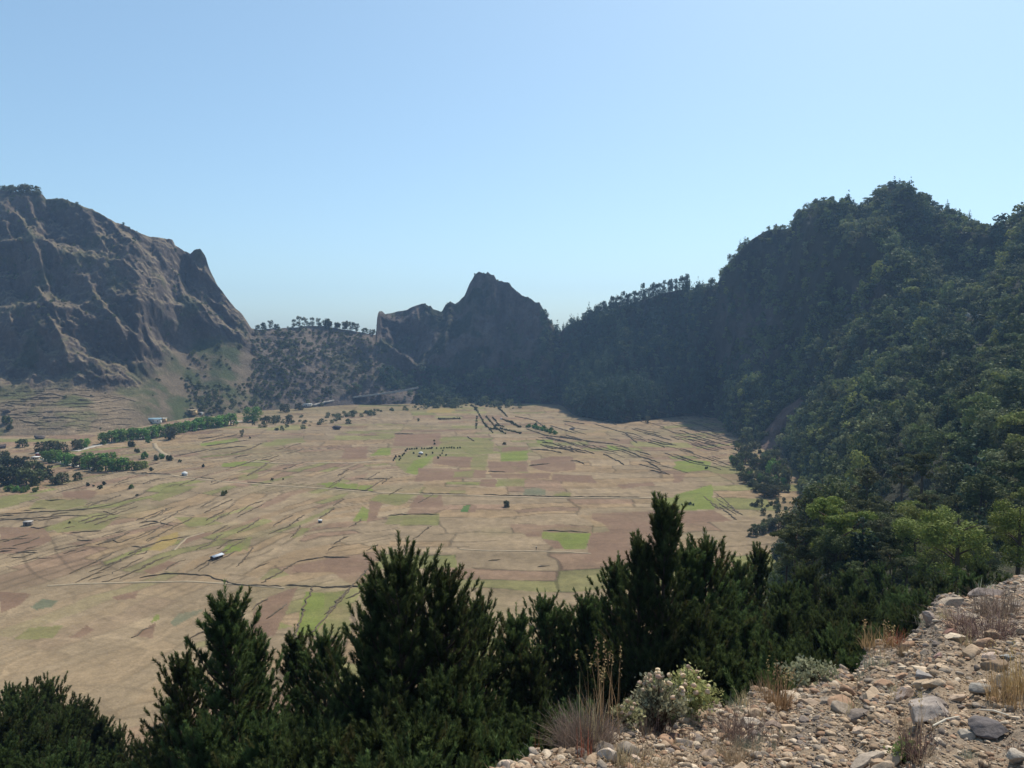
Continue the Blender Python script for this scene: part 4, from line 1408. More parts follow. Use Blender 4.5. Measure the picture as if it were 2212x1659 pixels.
for i in range(len(ids)):
    if inview[i] and not conif[i] and nb < 150:
        dist = P[i][1]
        kd = KINDS_[int(rr_.integers(0, 6))]
        cl = ['olive', 'grey', 'olive', 'dark', 'lime'][int(rr_.integers(0, 5))]
        det = 3 if dist < 150 else (2 if dist < 400 else 1)
        tree(P[i], wid[i], kd, cl, "broadleaf_tree", ("small" if wid[i] < 5.6 else "broad" if wid[i] > 8 else "medium") + " " + {'round': 'rounded', 'umbrella': 'flat-topped', 'tall': 'tall'}[kd] + " " + {'olive': 'olive', 'grey': 'grey-green', 'dark': 'dark green', 'lime': 'yellow-green'}[cl] + " tree of the wood " + near_of(XD[i], YD[i], LMK), "tree",
             "leafy trees of the right-hand wood", det, hs=rr_.uniform(.85, 1.2) * (.75 if kd == 'tall' else 1))
        nb += 1
    elif inview[i] and conif[i] and ncn < 90:
        tree(P[i], wid[i] * .8, 'conifer', 'blue', "conifer_tree", "dark " + ("small" if wid[i] < 5.6 else "broad" if wid[i] > 8 else "slim") + " pointed conifer among leafy trees " + near_of(XD[i], YD[i], LMK), "tree",
             "conifers of the right-hand wood", 1, hs=rr_.uniform(.8, 1.0), parts=P[i][1] < 400)
        ncn += 1
    else:
        rest.append(i)
rest = np.array(rest)


def stamp_wood(name, label, P, wid, kinds, cols, rng, hs=(.8, 1.15)):
    Vs, Fs, Cs, b = [], [], [], 0
    for kd in set(kinds):
        ii = np.nonzero(np.array(kinds) == kd)[0]
        R = rotz_m(rng.uniform(0, 6.28, len(ii)))
        R = R.copy()
        R[:, 2, 2] = rng.uniform(hs[0], hs[1], len(ii))
        pp = P[ii].copy()
        pp[:, 2] -= .06 * wid[ii]
        for tp_, lo, hi in ((FAR_N, 0, 300), (FAR_M, 300, 560), (FAR_T, 560, 1e9)):
            jj = np.nonzero((pp[:, 1] >= lo) & (pp[:, 1] < hi))[0]
            if not len(jj): continue
            V, F, C_ = stamp(tp_[kd], pp[jj], wid[ii][jj], R[jj], cols[ii][jj])
            C_ = C_ * rng.uniform(.75, 1.3, (len(C_) // 4, 1)).repeat(4, 0)
            Vs.append(V); Fs.append(F + b); Cs.append(C_)
            b += len(V)
    o = obj(name, mesh(name, np.concatenate(Vs), np.concatenate(Fs), M_far, np.concatenate(Cs)))
    return tag(o, label, name.replace('_', ' '), kind='stuff')


LIME_ = np.array((.16, .165, .045))
LC = np.array([LEAF['olive'], LEAF['grey'], LEAF['olive'], LEAF['dark'], LEAF['blue']])
kk = [('conifer' if conif[i] else KINDS_[int(rr_.integers(0, 6))]) for i in rest]
cc = LC[rr_.integers(0, 4, len(rest))] * rr_.uniform(.55, 1.5, (len(rest), 1))
cc[[k == 'conifer' for k in kk]] = LEAF['blue']
lm = (rr_.random(len(rest)) < .09) & (XD[rest] > 1560)
cc[lm] = LIME_ * rr_.uniform(.7, 1.2, (int(lm.sum()), 1))  # sunlit look put into the leaf colour of some crowns
cold = smooth(1560, 1300, XD[rest])[:, None]
cc = cc * (1 - .5 * cold) + np.array(LEAF['blue']) * .5 * cold
stamp_wood("forest", "far dense wood of crowns covering the right-hand mountain", P[rest], wid[rest], kk, cc, rr_)
# scrub on the bare hills
ids2 = scatter(W2, 3.2, 1 / 22., np.random.default_rng(5))
P2 = HV[ids2[:, 0], ids2[:, 1]]
XD2, YD2 = HXd[ids2[:, 0], ids2[:, 1]], HYd[ids2[:, 0], ids2[:, 1]]
print("scrub", len(ids2))
order = np.argsort(-rr_.random(len(ids2)))
w2 = rr_.uniform(1.8, 4.2, len(ids2)) * np.where((XD2 > 350) & (XD2 < 830), 1.6, 1.0)
indiv = order[:60]
keep = np.ones(len(ids2), bool)
for i in indiv:
    if not (0 < XD2[i] < 2212): continue
    keep[i] = False
    lf = XD2[i] < 400
    ce = XD2[i] > 830
    tree(P2[i], w2[i] * 1.5, 'round' if rr_.random() < .7 else 'low', ['olive', 'grey', 'dark'][int(rr_.integers(0, 3))], "broadleaf_tree",
         "small tree in a gully of the bare left mountain" if lf else ("small dark tree clinging to the central rock mass" if ce else "small tree scattered over the scrubby low middle hill"), "tree",
         "small trees of the left mountain" if lf else ("trees on the central rock" if ce else "small trees of the middle hill"), 0, parts=False)
ki = ['round' if rr_.random() < .4 else 'low' for _ in range(int(keep.sum()))]
Px_ = np.concatenate([P2[keep], np.array([e_[0] for e_ in EXTRA])])
wx_ = np.r_[w2[keep], [e_[1] for e_ in EXTRA]]
ki += ['round' if rr_.random() < .4 else 'low' for _ in EXTRA]
stamp_wood("scrub", "low scattered scrub over the bare slopes and the stony rim of the plain", Px_, wx_, ki, LC[rr_.integers(0, 4, len(Px_))] * rr_.uniform(.8, 1.3, (len(Px_), 1)), rr_)

# ================================================================== FOREGROUND PINES
def make_pine(seed, H, R, nlead=1, lean=0.0):
    """trunk + limbs (one mesh) and a crown of bottle-brush shoots (one mesh)"""
    r = np.random.default_rng(seed)
    tp = np.array([(0, 0, -1.5), (0, 0, 0), (lean * .3, 0, H * .4), (lean * .7 + r.normal(0, .1), r.normal(0, .1), H * .75), (lean, 0, H)])
    wood = [tube(tp, [.24, .21, .15, .075, .015], 7)]
    base, dirs, lens = [], [], []

    def trunk_at(z):
        return np.array([np.interp(z, tp[:, 2], tp[:, 0]), np.interp(z, tp[:, 2], tp[:, 1]), z])

    def shoot(p, d, l):
        base.append(p); dirs.append(d / np.linalg.norm(d)); lens.append(l)

    z = H * .12
    while z < H - .3:
        t = z / H
        prof = 1.08 * (1 - t) ** .58 * (.65 + .35 * min(1, t / .25)) * (1 + .22 * math.sin(seed + t * 11))
        nb_ = int(r.integers(4, 7))
        a0 = r.uniform(0, 6.28)
        for k in range(nb_):
            a = a0 + k * 6.28 / nb_ + r.normal(0, .25)
            L = max(.4, R * prof * r.uniform(.5, 1.25))
            el = r.uniform(.15, .6) + .5 * t
            p0 = trunk_at(z)
            hd = np.array([math.cos(a), math.sin(a), 0])
            pts = []
            for s in np.linspace(0, 1, 6):
                pts.append(p0 + hd * L * s * math.cos(el) + np.array([0, 0, 1]) * (L * s * math.sin(el) + .38 * L * s ** 2.2 - .12 * L * math.sin(s * 3.14) * (1 - t)))
            pts = np.array(pts)
            wood.append(tube(pts[::1], np.linspace(.045 * (L / 2) ** .7 + .008, .007, 6), 4))
            ns = max(3, int(L * 2.9))
            for s in np.linspace(.28, 1, ns):
                q = np.array([np.interp(s, np.linspace(0, 1, 6), pts[:, c]) for c in range(3)])
                for side in ((-1, 1) if s < .97 else (0,)):
                    if side and r.random() < .18: continue
                    la = a + side * r.uniform(.5, 1.2)
                    sl_ = (.42 + .36 * L * (1 - s) * .6) * r.uniform(.7, 1.25) * (1 if side else 1.3)
                    dd = np.array([math.cos(la), math.sin(la), 0]) * r.uniform(.45, .9) + np.array([0, 0, r.uniform(.5, 1.5) + 1.6 * max(0, t - .55)])
                    dd /= np.linalg.norm(dd)
                    if sl_ > .75 and side:
                        e_ = q + dd * sl_ * .75
                        wood.append(tube([q, e_], [.012, .007], 3))
                        for m in range(2):
                            d3 = dd + r.normal(0, .45, 3) + np.array([0, 0, .5])
                            shoot(q + dd * sl_ * r.uniform(.3, .7), d3, r.uniform(.3, .55))
                        shoot(e_, dd + np.array([0, 0, .7]), r.uniform(.4, .7))
                    else:
                        shoot(q, dd, sl_)
        z += r.uniform(.30, .52) * (1 if t < .8 else .8)
    for m in range(nlead):
        d = np.array([0, 0, 1.]) if m == 0 else np.array([r.normal(0, .35), r.normal(0, .35), 1])
        shoot(trunk_at(H - .4 - .3 * m), d, r.uniform(1.0, 1.3))
    for m in range(9):
        a = r.uniform(0, 6.28)
        shoot(trunk_at(H - r.uniform(.3, 1.4)), np.array([math.cos(a) * .6, math.sin(a) * .6, 1.]), r.uniform(.4, .7))
    Bs, Dr, Ln = np.array(base), np.array(dirs), np.array(lens)
    nn = 80
    n = len(Bs)
    s = r.uniform(0.02, 1, (n, nn))
    P = Bs[:, None] + Dr[:, None] * (Ln[:, None] * s)[..., None]
    rd = r.normal(size=(n, nn, 3))
    rd -= (rd * Dr[:, None]).sum(-1, keepdims=True) * Dr[:, None]
    rd /= np.linalg.norm(rd, axis=-1, keepdims=True)
    nd = rd * .8 + Dr[:, None] * r.uniform(.7, 1.7, (n, nn, 1))
    nd /= np.linalg.norm(nd, axis=-1, keepdims=True)
    ln = r.uniform(.15, .26, (n, nn, 1)) * (1 - .35 * s[..., None])
    wd = np.cross(nd, r.normal(size=(n, nn, 3)))
    wd /= np.linalg.norm(wd, axis=-1, keepdims=True)
    wd = wd * .016
    V = np.stack([P - wd, P + wd, P + nd * ln + wd * .3, P + nd * ln - wd * .3], 2).reshape(-1, 3)
    F = np.arange(len(V)).reshape(-1, 4)
    tone = r.uniform(.6, 1.4, (n, 1)) * (.8 + .6 * s)
    c = np.array((.066, .092, .030))[None, None] * tone[..., None]
    warm = (r.random(n) < .08)
    c[warm] = np.array((.10, .10, .035))
    c = np.repeat(c.reshape(-1, 3), 4, 0)
    return mesh("trunk", *join(wood), M_bark), mesh("crown", V, F, M_pine, c), n


PINES = []
for i, (H, R, nl, lean) in enumerate([(15, 3.6, 2, .3), (16, 3.0, 1, -.2), (13, 3.9, 3, .1), (17, 3.3, 1, .5), (12, 2.4, 1, -.7), (14, 3.6, 4, 0)]):
    tm, cm, n = make_pine(900 + i, H, R, nl, lean)
    PINES.append((H, R, tm, cm, lean))
    print("pine", i, n)


def pine(x_d, y_d, Y, v, label, sc=1.0, rz=None, group="tall pines rising from the slope under the bank"):
    """a pine whose tip stands at (x_d, y_d) in the frame at depth Y"""
    H, R, tm, cm, lean = PINES[v]
    z = CZ + Y * tan_of(y_d * S)
    x = float(at(x_d * S, Y, z))
    rz = float(RNG.uniform(0, 6.28)) if rz is None else rz
    s = sc
    bx, by = x - lean * math.cos(rz) * s, Y - lean * math.sin(rz) * s
    e = bpy.data.objects.new("pine_tree", None)
    COL.objects.link(e)
    e.empty_display_size = .3
    e.location = (bx, by, z - (H + .85) * s)
    e.rotation_euler = (0, 0, rz)
    e.scale = (s, s, s)
    obj("trunk", tm, e)
    obj("crown", cm, e)
    return tag(e, label, "tree", group)


NAMED = [
 (485,1252,31,4,1.15,"leaning pine with a thin bare-branched top over the left of the plain"),
 (868,1176,29,2,1.05,"broadest pine in the middle with several upright tips"),
 (962,1202,30,5,.95,"right-hand twin of the broadest pine with forked tips"),
 (815,1218,30,0,.9,"left shoulder pine pressed against the broadest pine"),
 (1438,1064,33,1,1.12,"tallest pine whose narrow tip rises highest above the plain"),
 (1385,1152,33,1,.95,"narrow pine touching the tallest pine on its left"),
 (1335,1188,36,4,.9,"small pine with a curved bare stem left of the tallest pine"),
 (1525,1142,36,3,1.0,"bushy pine immediately right of the tallest pine"),
 (1486,1160,35,0,.9,"pine between the tallest pine and the bushy one"),
 (702,1345,33,3,.9,"pine with stubby upright tips between the leaning and the broadest pine"),
 (636,1348,36,4,.8,"little spire of a pine right of the leaning pine"),
 (1115,1300,34,4,.95,"slender pine with raised arms right of the broadest pine"),
 (1030,1272,33,5,.85,"dense pine filling the right flank of the broadest pine"),
 (1178,1272,37,3,.8,"pine with paired tips on the far side of the gap"),
 (1265,1268,37,0,.85,"pine with a knobbed tip in the middle of the low group"),
 (1222,1300,38,3,.8,"low pine behind the one with paired tips"),
 (1300,1275,38,5,.8,"squat pine under the small curved one"),
 (1150,1385,33,4,.8,"tiny pointed pine tip in the gap of the pine belt"),
 (1640,1172,48,1,1.0,"pine spire in front of the grey-green trees at the rim"),
 (1600,1198,46,3,.95,"pine left of the spire before the grey-green trees"),
 (1570,1230,42,5,.9,"wide pine low in the right part of the belt"),
 (395,1405,33,2,.85,"outermost left branchy pine of the tall group"),
 (545,1345,33,0,.95,"thick pine body under the leaning pine"),
]
for x, y, Y_, v, s, lab in NAMED:
    pine(x, y, Y_, v, lab, s)
fill = []
NSHORT = ["the leaning pine", "the broadest pine", "the forked twin pine", "the left shoulder pine", "the tallest pine", "the narrow pine", "the small curved-stem pine", "the bushy pine", "the pine beside the tallest",
          "the stubby-tipped pine", "the little spire pine", "the raised-arm pine", "the dense flank pine", "the paired-tip pine", "the knobbed-tip pine", "the low pine behind the paired tips", "the squat pine", "the tiny pointed tip in the gap",
          "the rim spire pine", "the pine left of the rim spire", "the wide low pine", "the outermost left pine", "the thick pine under the leaning one"]
def fill_label(x, y):
    near = min(NAMED, key=lambda n_: abs(n_[0] - x) + .3 * abs(n_[1] - y))
    short = NSHORT[NAMED.index(near)]
    row = "directly below" if y - near[1] < 180 else ("deep in the shade under" if y < 1510 else "at the picture's lower edge under")
    side = "a little left of" if x < near[0] - 15 else ("a little right of" if x > near[0] + 15 else "in line with")
    return " ".join(("bushy pine " + row + " and " + side.replace(" of", "") + " " + ("of " if "line" not in side else "") + short).replace("in line with of", "in line with").split()[:16])


for x, y, Y_ in [(460,1430,28),(600,1440,28),(690,1440,27),(760,1400,29),(850,1380,26),(940,1340,27),(1010,1390,27),(1080,1440,28),(1090,1400,32),(1140,1460,30),(1190,1420,32),(1250,1400,32),(1310,1370,33),(1370,1330,32),(1430,1300,31),
        (1500,1300,32),(1560,1330,34),(1620,1300,38),(1690,1260,44),(1740,1270,46),(1800,1260,50),(1850,1300,44),(1900,1290,46),(1950,1260,52),(1660,1360,34),(1730,1370,34),(1800,1350,36),(1870,1360,36),(1590,1400,28),(1520,1400,28),
        (1450,1420,26),(1380,1450,26),(1310,1460,26),(1230,1480,26),(1160,1520,25),(1080,1530,24),(990,1500,23),(900,1480,22),(810,1500,23),(720,1520,24),(640,1540,25),(560,1500,26),(500,1560,26),(440,1580,28),(780,1580,20),(900,1590,20),
        (1000,1590,21),(1100,1600,22),(680,1600,22),(580,1610,24),(1680,1440,26),(1600,1470,24),(1760,1400,30),(1780,1310,42),(1700,1310,40),(1930,1330,40),(1700,1380,30),(1640,1420,28),(1780,1430,24),(1850,1400,26),(1830,1320,38),(1900,1340,34),(1960,1300,42),(1990,1290,38),(2050,1260,44),(2100,1240,46),(2160,1240,48),(2200,1230,50),(1930,1250,56),(1720,1230,60),(1860,1260,52),(1980,1270,46),(1840,1230,60),(1760,1220,60),(1980,1240,60),(2040,1230,56),(1900,1210,70),(2120,1210,60)]:
    if x < 1480: y += 95 if y < 1480 else 30
    pine(x + RNG.uniform(-12, 12), y + RNG.uniform(-10, 10), Y_, int(RNG.choice([0, 1, 2, 3, 5])), fill_label(x, y), RNG.uniform(.85, 1.1), group="bushy pines filling the belt")
# lower left: pines farther down the slope
for x, y, Y_ in [(20,1468,52),(62,1475,50),(102,1462,54),(150,1510,50),(182,1500,55),(215,1540,52),(250,1560,52),(10,1530,42),(80,1560,42),(150,1590,42),(230,1610,44),(300,1590,50),(345,1560,58),(392,1592,55),(420,1600,50),(0,1600,34),(90,1630,34),(190,1650,36),(290,1650,38),(380,1650,40),(40,1500,46),(125,1540,46),(-60,1480,50),(-50,1560,40),(460,1640,34),(530,1640,30)]:
    pine(x, y, Y_, int(RNG.choice([0, 2, 3, 5])), "dense dark pine, " + ("farthest" if Y_ > 48 else "middle" if Y_ > 38 else "nearest") + " row of lower left corner, " + ("against the picture edge" if x < 60 else "above the pale crag" if x < 160 else "midway to the branchy pines" if x < 320 else "beside the vivid green round tree"), RNG.uniform(.75, .95), group="dense pines of the lower left corner")
p = surf(378 * S, 1560 * S)
tree(p, px_width(p, 66), 'round', 'bright', "broadleaf_tree", "rounded vivid green tree between the pines at the foot of the plain", detail=3, hs=1.0)
p = surf(480 * S, 1580 * S)
tree(p, px_width(p, 60), 'round', 'dry', "broadleaf_tree", "brownish half-dry tree beside the pale footpath between the pines", detail=2, hs=.9)
# big light-topped trees on the right
def slope_tree(x_d, y_top, Y_, w_d, kind, colour, label, group=None, detail=3, hs=1.0):
    z = CZ + Y_ * tan_of(y_top * S)
    x = float(at(x_d * S, Y_, z))
    wm = w_d * S * Y_ / FPX
    h = wm * H_OF[kind] * hs
    return tree((x, Y_, z - h), wm, kind, colour, "broadleaf_tree", label, "tree", group, detail, hs=hs)
slope_tree(2070,1066,76,165,'tall','lime',"largest yellow-green tree with a domed sunlit top on the right",hs=.85)
slope_tree(1990,1150,95,100,'tall','olive',"left shoulder tree of the largest yellow-green one",hs=.9)
slope_tree(2205,1045,78,130,'tall','lime',"yellow-green tree cut by the right edge of the picture",hs=.95)
slope_tree(2140,1185,96,100,'tall','olive',"olive tree filling the space between the two yellow-green giants",hs=.9)
g = "flat-topped trees with sunlit caps on the right slope"
for x, y, Y_, w in [(1993,972,150,70),(1873,1006,150,70),(2003,1062,110,60),(1905,1128,110,60),(1850,1212,85,60),(1815,1190,100,46),(1950,1000,140,60),(1925,1180,80,54),(2120,1020,150,80),(1760,1180,120,60),(1960,1200,70,60),(1735,1215,90,50),(1700,1180,110,60)]:
    slope_tree(x, y, Y_, w, 'umbrella', 'grey' if RNG.random() < .6 else 'olive', "flat-topped pale tree whose sunlit cap floats over the dark gully", g, detail=2, hs=1.0)

# ================================================================== WALLS, PATHS, ROAD
wr_ = np.random.default_rng(77)


def resample(P, step):
    P = np.asarray(P, float)
    d = np.r_[0, np.cumsum(np.linalg.norm(np.diff(P[:, :2], axis=0), axis=1))]
    n = max(2, int(d[-1] / step) + 1)
    t = np.linspace(0, d[-1], n)
    return np.stack([np.interp(t, d, P[:, k]) for k in range(P.shape[1])], 1)


def crop_line(c, pts, n=6):
    """crop polyline -> land points"""
    pts = np.asarray(pts, float)
    seg = []
    for i in range(len(pts) - 1):
        for t in np.arange(n) / n:
            seg.append(pts[i] * (1 - t) + pts[i + 1] * t)
    seg.append(pts[-1])
    return np.array([crop_pos(c, x, y) for x, y in seg])


def wall_mesh(P, w, h, mat, jit=.25, step=1.6, nm="wall"):
    Q = resample(P, step)
    n = len(Q)
    T = np.gradient(Q[:, :2], axis=0)
    T /= np.linalg.norm(T, axis=1)[:, None] + 1e-9
    Nn = np.stack([-T[:, 1], T[:, 0]], 1)
    Q[:, :2] += Nn * (wr_.normal(0, .35, n) if n > 3 else np.zeros(n))[:, None]
    taper = np.clip(np.minimum(np.arange(n), np.arange(n)[::-1]) / 2. + .35, 0, 1)
    hh = h * taper * (1 + jit * wr_.normal(0, 1, n).clip(-1.6, 1.6))
    ww = w * taper * (1 + .6 * jit * wr_.normal(0, 1, n).clip(-1.5, 1.5)) / 2
    rows = []
    for a, b in ((-1, -.9), (-.8, .55), (-.35, 1), (.35, .97), (.8, .5), (1, -.9)):
        rows.append(np.stack([Q[:, 0] + Nn[:, 0] * a * ww, Q[:, 1] + Nn[:, 1] * a * ww, Q[:, 2] + (hh * b if b > 0 else -.8)], 1))
    V = np.stack(rows, 1).reshape(-1, 3)
    F = []
    for i in range(n - 1):
        for k in range(5):
            F.append((i * 6 + k, i * 6 + k + 1, (i + 1) * 6 + k + 1, (i + 1) * 6 + k))
    me = mesh(nm, V, [np.array(F), np.array([[5, 4, 3, 2], [5, 2, 1, 0], [(n - 1) * 6 + 2, (n - 1) * 6 + 3, (n - 1) * 6 + 4, (n - 1) * 6 + 5], [(n - 1) * 6, (n - 1) * 6 + 1, (n - 1) * 6 + 2, (n - 1) * 6 + 5]])], mat)
    return me


WALLS_L = [
 [(0,888),(250,870),(520,855),(680,830),(860,770),(930,742)], [(0,922),(150,912),(300,903),(430,893),(560,893)], [(350,750),(540,702)], [(280,795),(330,798),(410,792)],
 [(650,862),(720,882),(880,830)], [(860,918),(1040,852)], [(880,938),(960,925),(1000,935),(880,965)], [(1000,935),(1100,957)], [(440,1000),(640,988)], [(680,1040),(750,1066),(860,1030)],
 [(830,1090),(890,1095),(1040,1050),(1210,1020)], [(440,1255),(600,1190),(740,1120)], [(480,1310),(640,1240),(900,1110)], [(560,1245),(700,1200),(850,1135)], [(590,1260),(660,1245)],
 [(750,1288),(900,1225),(1040,1150)], [(880,1280),(1060,1254),(1300,1266),(1500,1322),(1780,1336)], [(1800,1330),(1980,1335),(2060,1345),(2212,1342)], [(1870,1180),(1960,1165),(2050,1150),(2212,1154)],
 [(1870,1180),(1760,1255),(1650,1310)], [(1720,960),(1860,885)], [(1700,1010),(1820,960),(1930,885)], [(1830,1030),(1880,990),(1905,950)], [(1600,1222),(1700,1182)], [(1985,1335),(1930,1440),(1870,1659)],
 [(2212,1352),(2090,1500),(1950,1655)], [(1580,1480),(1640,1440),(1700,1410)], [(1690,1542),(1820,1440)], [(20,1058),(120,1030),(190,1010)], [(80,1085),(180,1060),(260,1022)], [(150,1110),(250,1080)],
 [(480,1045),(560,1055),(600,1045)], [(700,1010),(800,985)], [(1250,402),(1330,398),(1420,380)], [(1280,425),(1390,400),(1500,380)], [(1300,450),(1450,430),(1560,410)], [(1320,478),(1480,455),(1560,450)],
 [(1460,500),(1560,475),(1660,430)], [(1480,520),(1580,505)], [(1100,515),(1180,500),(1320,470)], [(1260,650),(1310,655),(1360,660)], [(1560,678),(1640,685),(1720,688)], [(930,1060),(1060,985),(1220,900)],
 [(1370,1100),(1450,1050),(1560,1035)], [(1260,1240),(1330,1180),(1400,1150)], [(1500,1210),(1560,1150),(1600,1090)], [(840,1655),(920,1600),(968,1590)], [(1200,1659),(1310,1610)], [(540,620),(690,622)],
 [(800,620),(860,625),(1080,632)], [(1560,640),(1640,600),(1690,560)], [(640,640),(760,610)], [(1130,700),(1240,660),(1330,625)], [(190,850),(290,845)], [(150,860),(200,862)],
]
WALLS_C = [
 [(0,1152),(130,1154)], [(0,1342),(160,1338),(310,1335)], [(300,1200),(130,1380),(0,1520)], [(130,1415),(190,1395),(260,1345)], [(560,1035),(670,955)], [(1480,388),(1600,408),(1760,430)], [(1295,470),(1430,480),(1500,495)],
 [(1380,985),(1670,995)], [(0,715),(200,725),(330,740)], [(600,745),(750,752),(900,755)], [(1000,755),(1500,768),(2000,772)], [(1480,470),(1640,480),(1700,500)], [(1550,545),(1600,548),(1640,570)], [(1760,500),(1850,545),(1890,570)],
 [(2030,545),(2120,600)], [(1270,340),(1400,385),(1480,395),(1620,415)], [(1500,290),(1640,310)], [(1700,310),(1900,370),(1970,430)], [(1200,260),(1330,290),(1420,350)], [(1520,380),(1660,420),(1850,440)], [(400,890),(560,880),(720,885)],
 [(440,372),(560,373)], [(900,390),(940,420)], [(80,640),(150,600)], [(190,650),(280,660),(400,655)], [(1030,1172),(1110,1166)], [(1340,1215),(1420,1208)], [(1290,575),(1420,560)], [(1030,610),(1140,612)], [(1270,1550),(1320,1600),(1390,1620)],
 [(1360,440),(1440,470),(1560,455)], [(1870,470),(2000,520),(2120,560)], [(1960,480),(2060,510)], [(2040,410),(2140,440),(2212,445)],
]
iw = 0
for c, LST in (('L', WALLS_L), ('C', WALLS_C)):
    for pts in LST:
        P_ = crop_line(c, pts, 4)
        d_ = P_[:, 1].mean()
        me = wall_mesh(P_, .6 if d_ < 500 else 1.0, (.42 if d_ < 500 else .7), M_terr, nm="terrace_wall")
        tag(obj("terrace_wall", me), "low dark dry-stone terrace wall winding between the dry plots of the valley floor", "wall", "long terrace walls of the valley floor")
AUTO = [
 ('L', [(0,900),(500,800),(900,760),(1350,760),(1750,880),(1700,1150),(1100,1230),(700,1300),(300,1300),(100,1130),(0,1120)], 62, lambda x: -.10 - .42 * min(1, max(0, (x - 250) / 800)), (60, 230), "short dark terrace wall on the sloping left part of the plain", "short terrace walls of the left plain"),
 ('L', [(560,560),(1100,500),(2000,430),(2100,560),(1500,700),(600,730)], 24, lambda x: -.30, (50, 150), "thin dark terrace wall between the road trees and the main path", "terrace walls below the road trees"),
 ('C', [(1250,370),(1500,330),(1980,260),(2212,250),(2212,640),(1900,580),(1500,480)], 50, lambda x: .27, (50, 190), "dark terrace wall of the stepped plots below the right-hand wood", "terrace walls of the stepped right plots"),
 ('R', [(0,240),(250,240),(420,270),(480,420),(420,520),(300,600),(100,560),(0,520)], 70, lambda x: .30, (50, 200), "dark terrace wall of the crowded steps where the plain meets the wooded mountain", "terrace walls of the crowded far-right steps"),
 ('R', [(180,760),(330,770),(430,900),(300,880)], 9, lambda x: .75, (40, 110), "steep little terrace wall right of the green plots", "little walls right of the green plots"),
 ('L', [(0,130),(450,60),(850,170),(860,290),(640,380),(0,300)], 66, lambda x: -.02, (60, 260), "dark terrace wall following the contour of the lower left hillside", "contour walls of the lower left hillside"),
 ('C', [(0,560),(700,560),(700,1100),(0,1100)], 14, lambda x: -.6, (50, 120), "faint terrace wall in the middle of the dry plain", "faint walls in the middle of the plain"),
]
for c, poly, n, slope, (l0, l1), lab, grp in AUTO:
    pl = np.array(poly, float)
    k = 0
    while k < n:
        x, y = wr_.uniform(pl[:, 0].min(), pl[:, 0].max()), wr_.uniform(pl[:, 1].min(), pl[:, 1].max())
        if not in_poly(np.array([x]), np.array([y]), pl)[0]: continue
        l = wr_.uniform(l0, l1)
        s_ = slope(x) + wr_.normal(0, .04)
        cv = wr_.normal(0, .05) * l
        pts = [(x - l / 2, y - l * s_ / 2), (x, y + cv), (x + l / 2, y + l * s_ / 2)]
        P_ = crop_line(c, pts, 4)
        if np.abs(np.diff(P_[:, 1])).max() > 40: k += 1; continue
        me = wall_mesh(P_, wr_.uniform(.4, .9), wr_.uniform(.25, .55) * (1 if P_[:, 1].mean() < 600 else 1.3), M_terr, nm="terrace_wall")
        tag(obj("terrace_wall", me), lab, "wall", grp)
        k += 1


M_path = plain_mat("beaten earth", (.27, .215, .14), sc=.5)
M_road = plain_mat("cobbled road", (.36, .33, .28), sc=.6)


def ribbon(P, w, name, mat, lift=.10):
    Q = resample(P, 2.5)
    T = np.gradient(Q[:, :2], axis=0)
    T /= np.linalg.norm(T, axis=1)[:, None] + 1e-9
    Nn = np.stack([-T[:, 1], T[:, 0]], 1)
    ww = w * (1 + .18 * np.sin(np.arange(len(Q)) * 1.7)) / 2
    A = np.c_[Q[:, :2] + Nn * ww[:, None], Q[:, 2] + lift]
    Bv = np.c_[Q[:, :2] - Nn * ww[:, None], Q[:, 2] + lift]
    A2, B2 = A.copy(), Bv.copy()
    A2[:, 2] -= .8 + lift; B2[:, 2] -= .8 + lift
    V = np.concatenate([A2, A, Bv, B2])
    n = len(Q)
    F = []
    for a in range(3):
        for i in range(n - 1):
            F.append((a * n + i, a * n + i + 1, (a + 1) * n + i + 1, (a + 1) * n + i))
    return tag(obj(name, mesh(name, V, np.array(F)[:, ::-1], mat)), kind='structure')


def on_floor(P):
    P = P.copy()
    P[:, 2] = fz(P[:, 0], P[:, 1])
    return P


ribbon(on_floor(crop_line('L', [(690,622),(800,624),(1080,636),(1230,656),(1460,680),(1640,692),(2050,718),(2380,742),(2650,752),(3550,776),(4150,776)], 8)), 2.2, "path", M_path)
ribbon(on_floor(crop_line('L', [(1560,548),(1700,553),(1850,562),(2040,556),(2200,562),(2350,552)], 6)), 3.0, "path", M_path)
ribbon(on_floor(crop_line('L', [(300,1330),(500,1316),(870,1308),(1200,1304),(1500,1318),(1800,1345)], 6)), 1.5, "path", M_path)
ribbon(on_floor(crop_line('L', [(975,430),(985,460),(1020,490),(1060,510),(1085,522)], 4)), 3.5, "path", M_path)
ribbon(on_floor(crop_line('L', [(1100,1108),(1180,1030),(1290,1000)], 4)), 1.3, "path", M_path)
ribbon(on_floor(crop_line('C', [(850,1100),(1000,1108),(1200,1110),(1500,1115),(1680,1130)], 4)), 1.4, "path", M_path)
ribbon(on_floor(crop_line('L', [(470,482),(640,440),(900,398),(1100,366),(1300,330),(1480,296),(1525,288)], 6)), 5.5, "road", M_road, .2)
ribbon(on_floor(crop_line('L', [(240,530),(300,540),(420,565),(600,597)], 4)), 5.0, "road", M_road, .2)
rp = crop_line('L', [(1880,196),(1990,188),(2060,170),(2110,162)], 4)
ribbon(rp, 4, "road", M_road, .6)
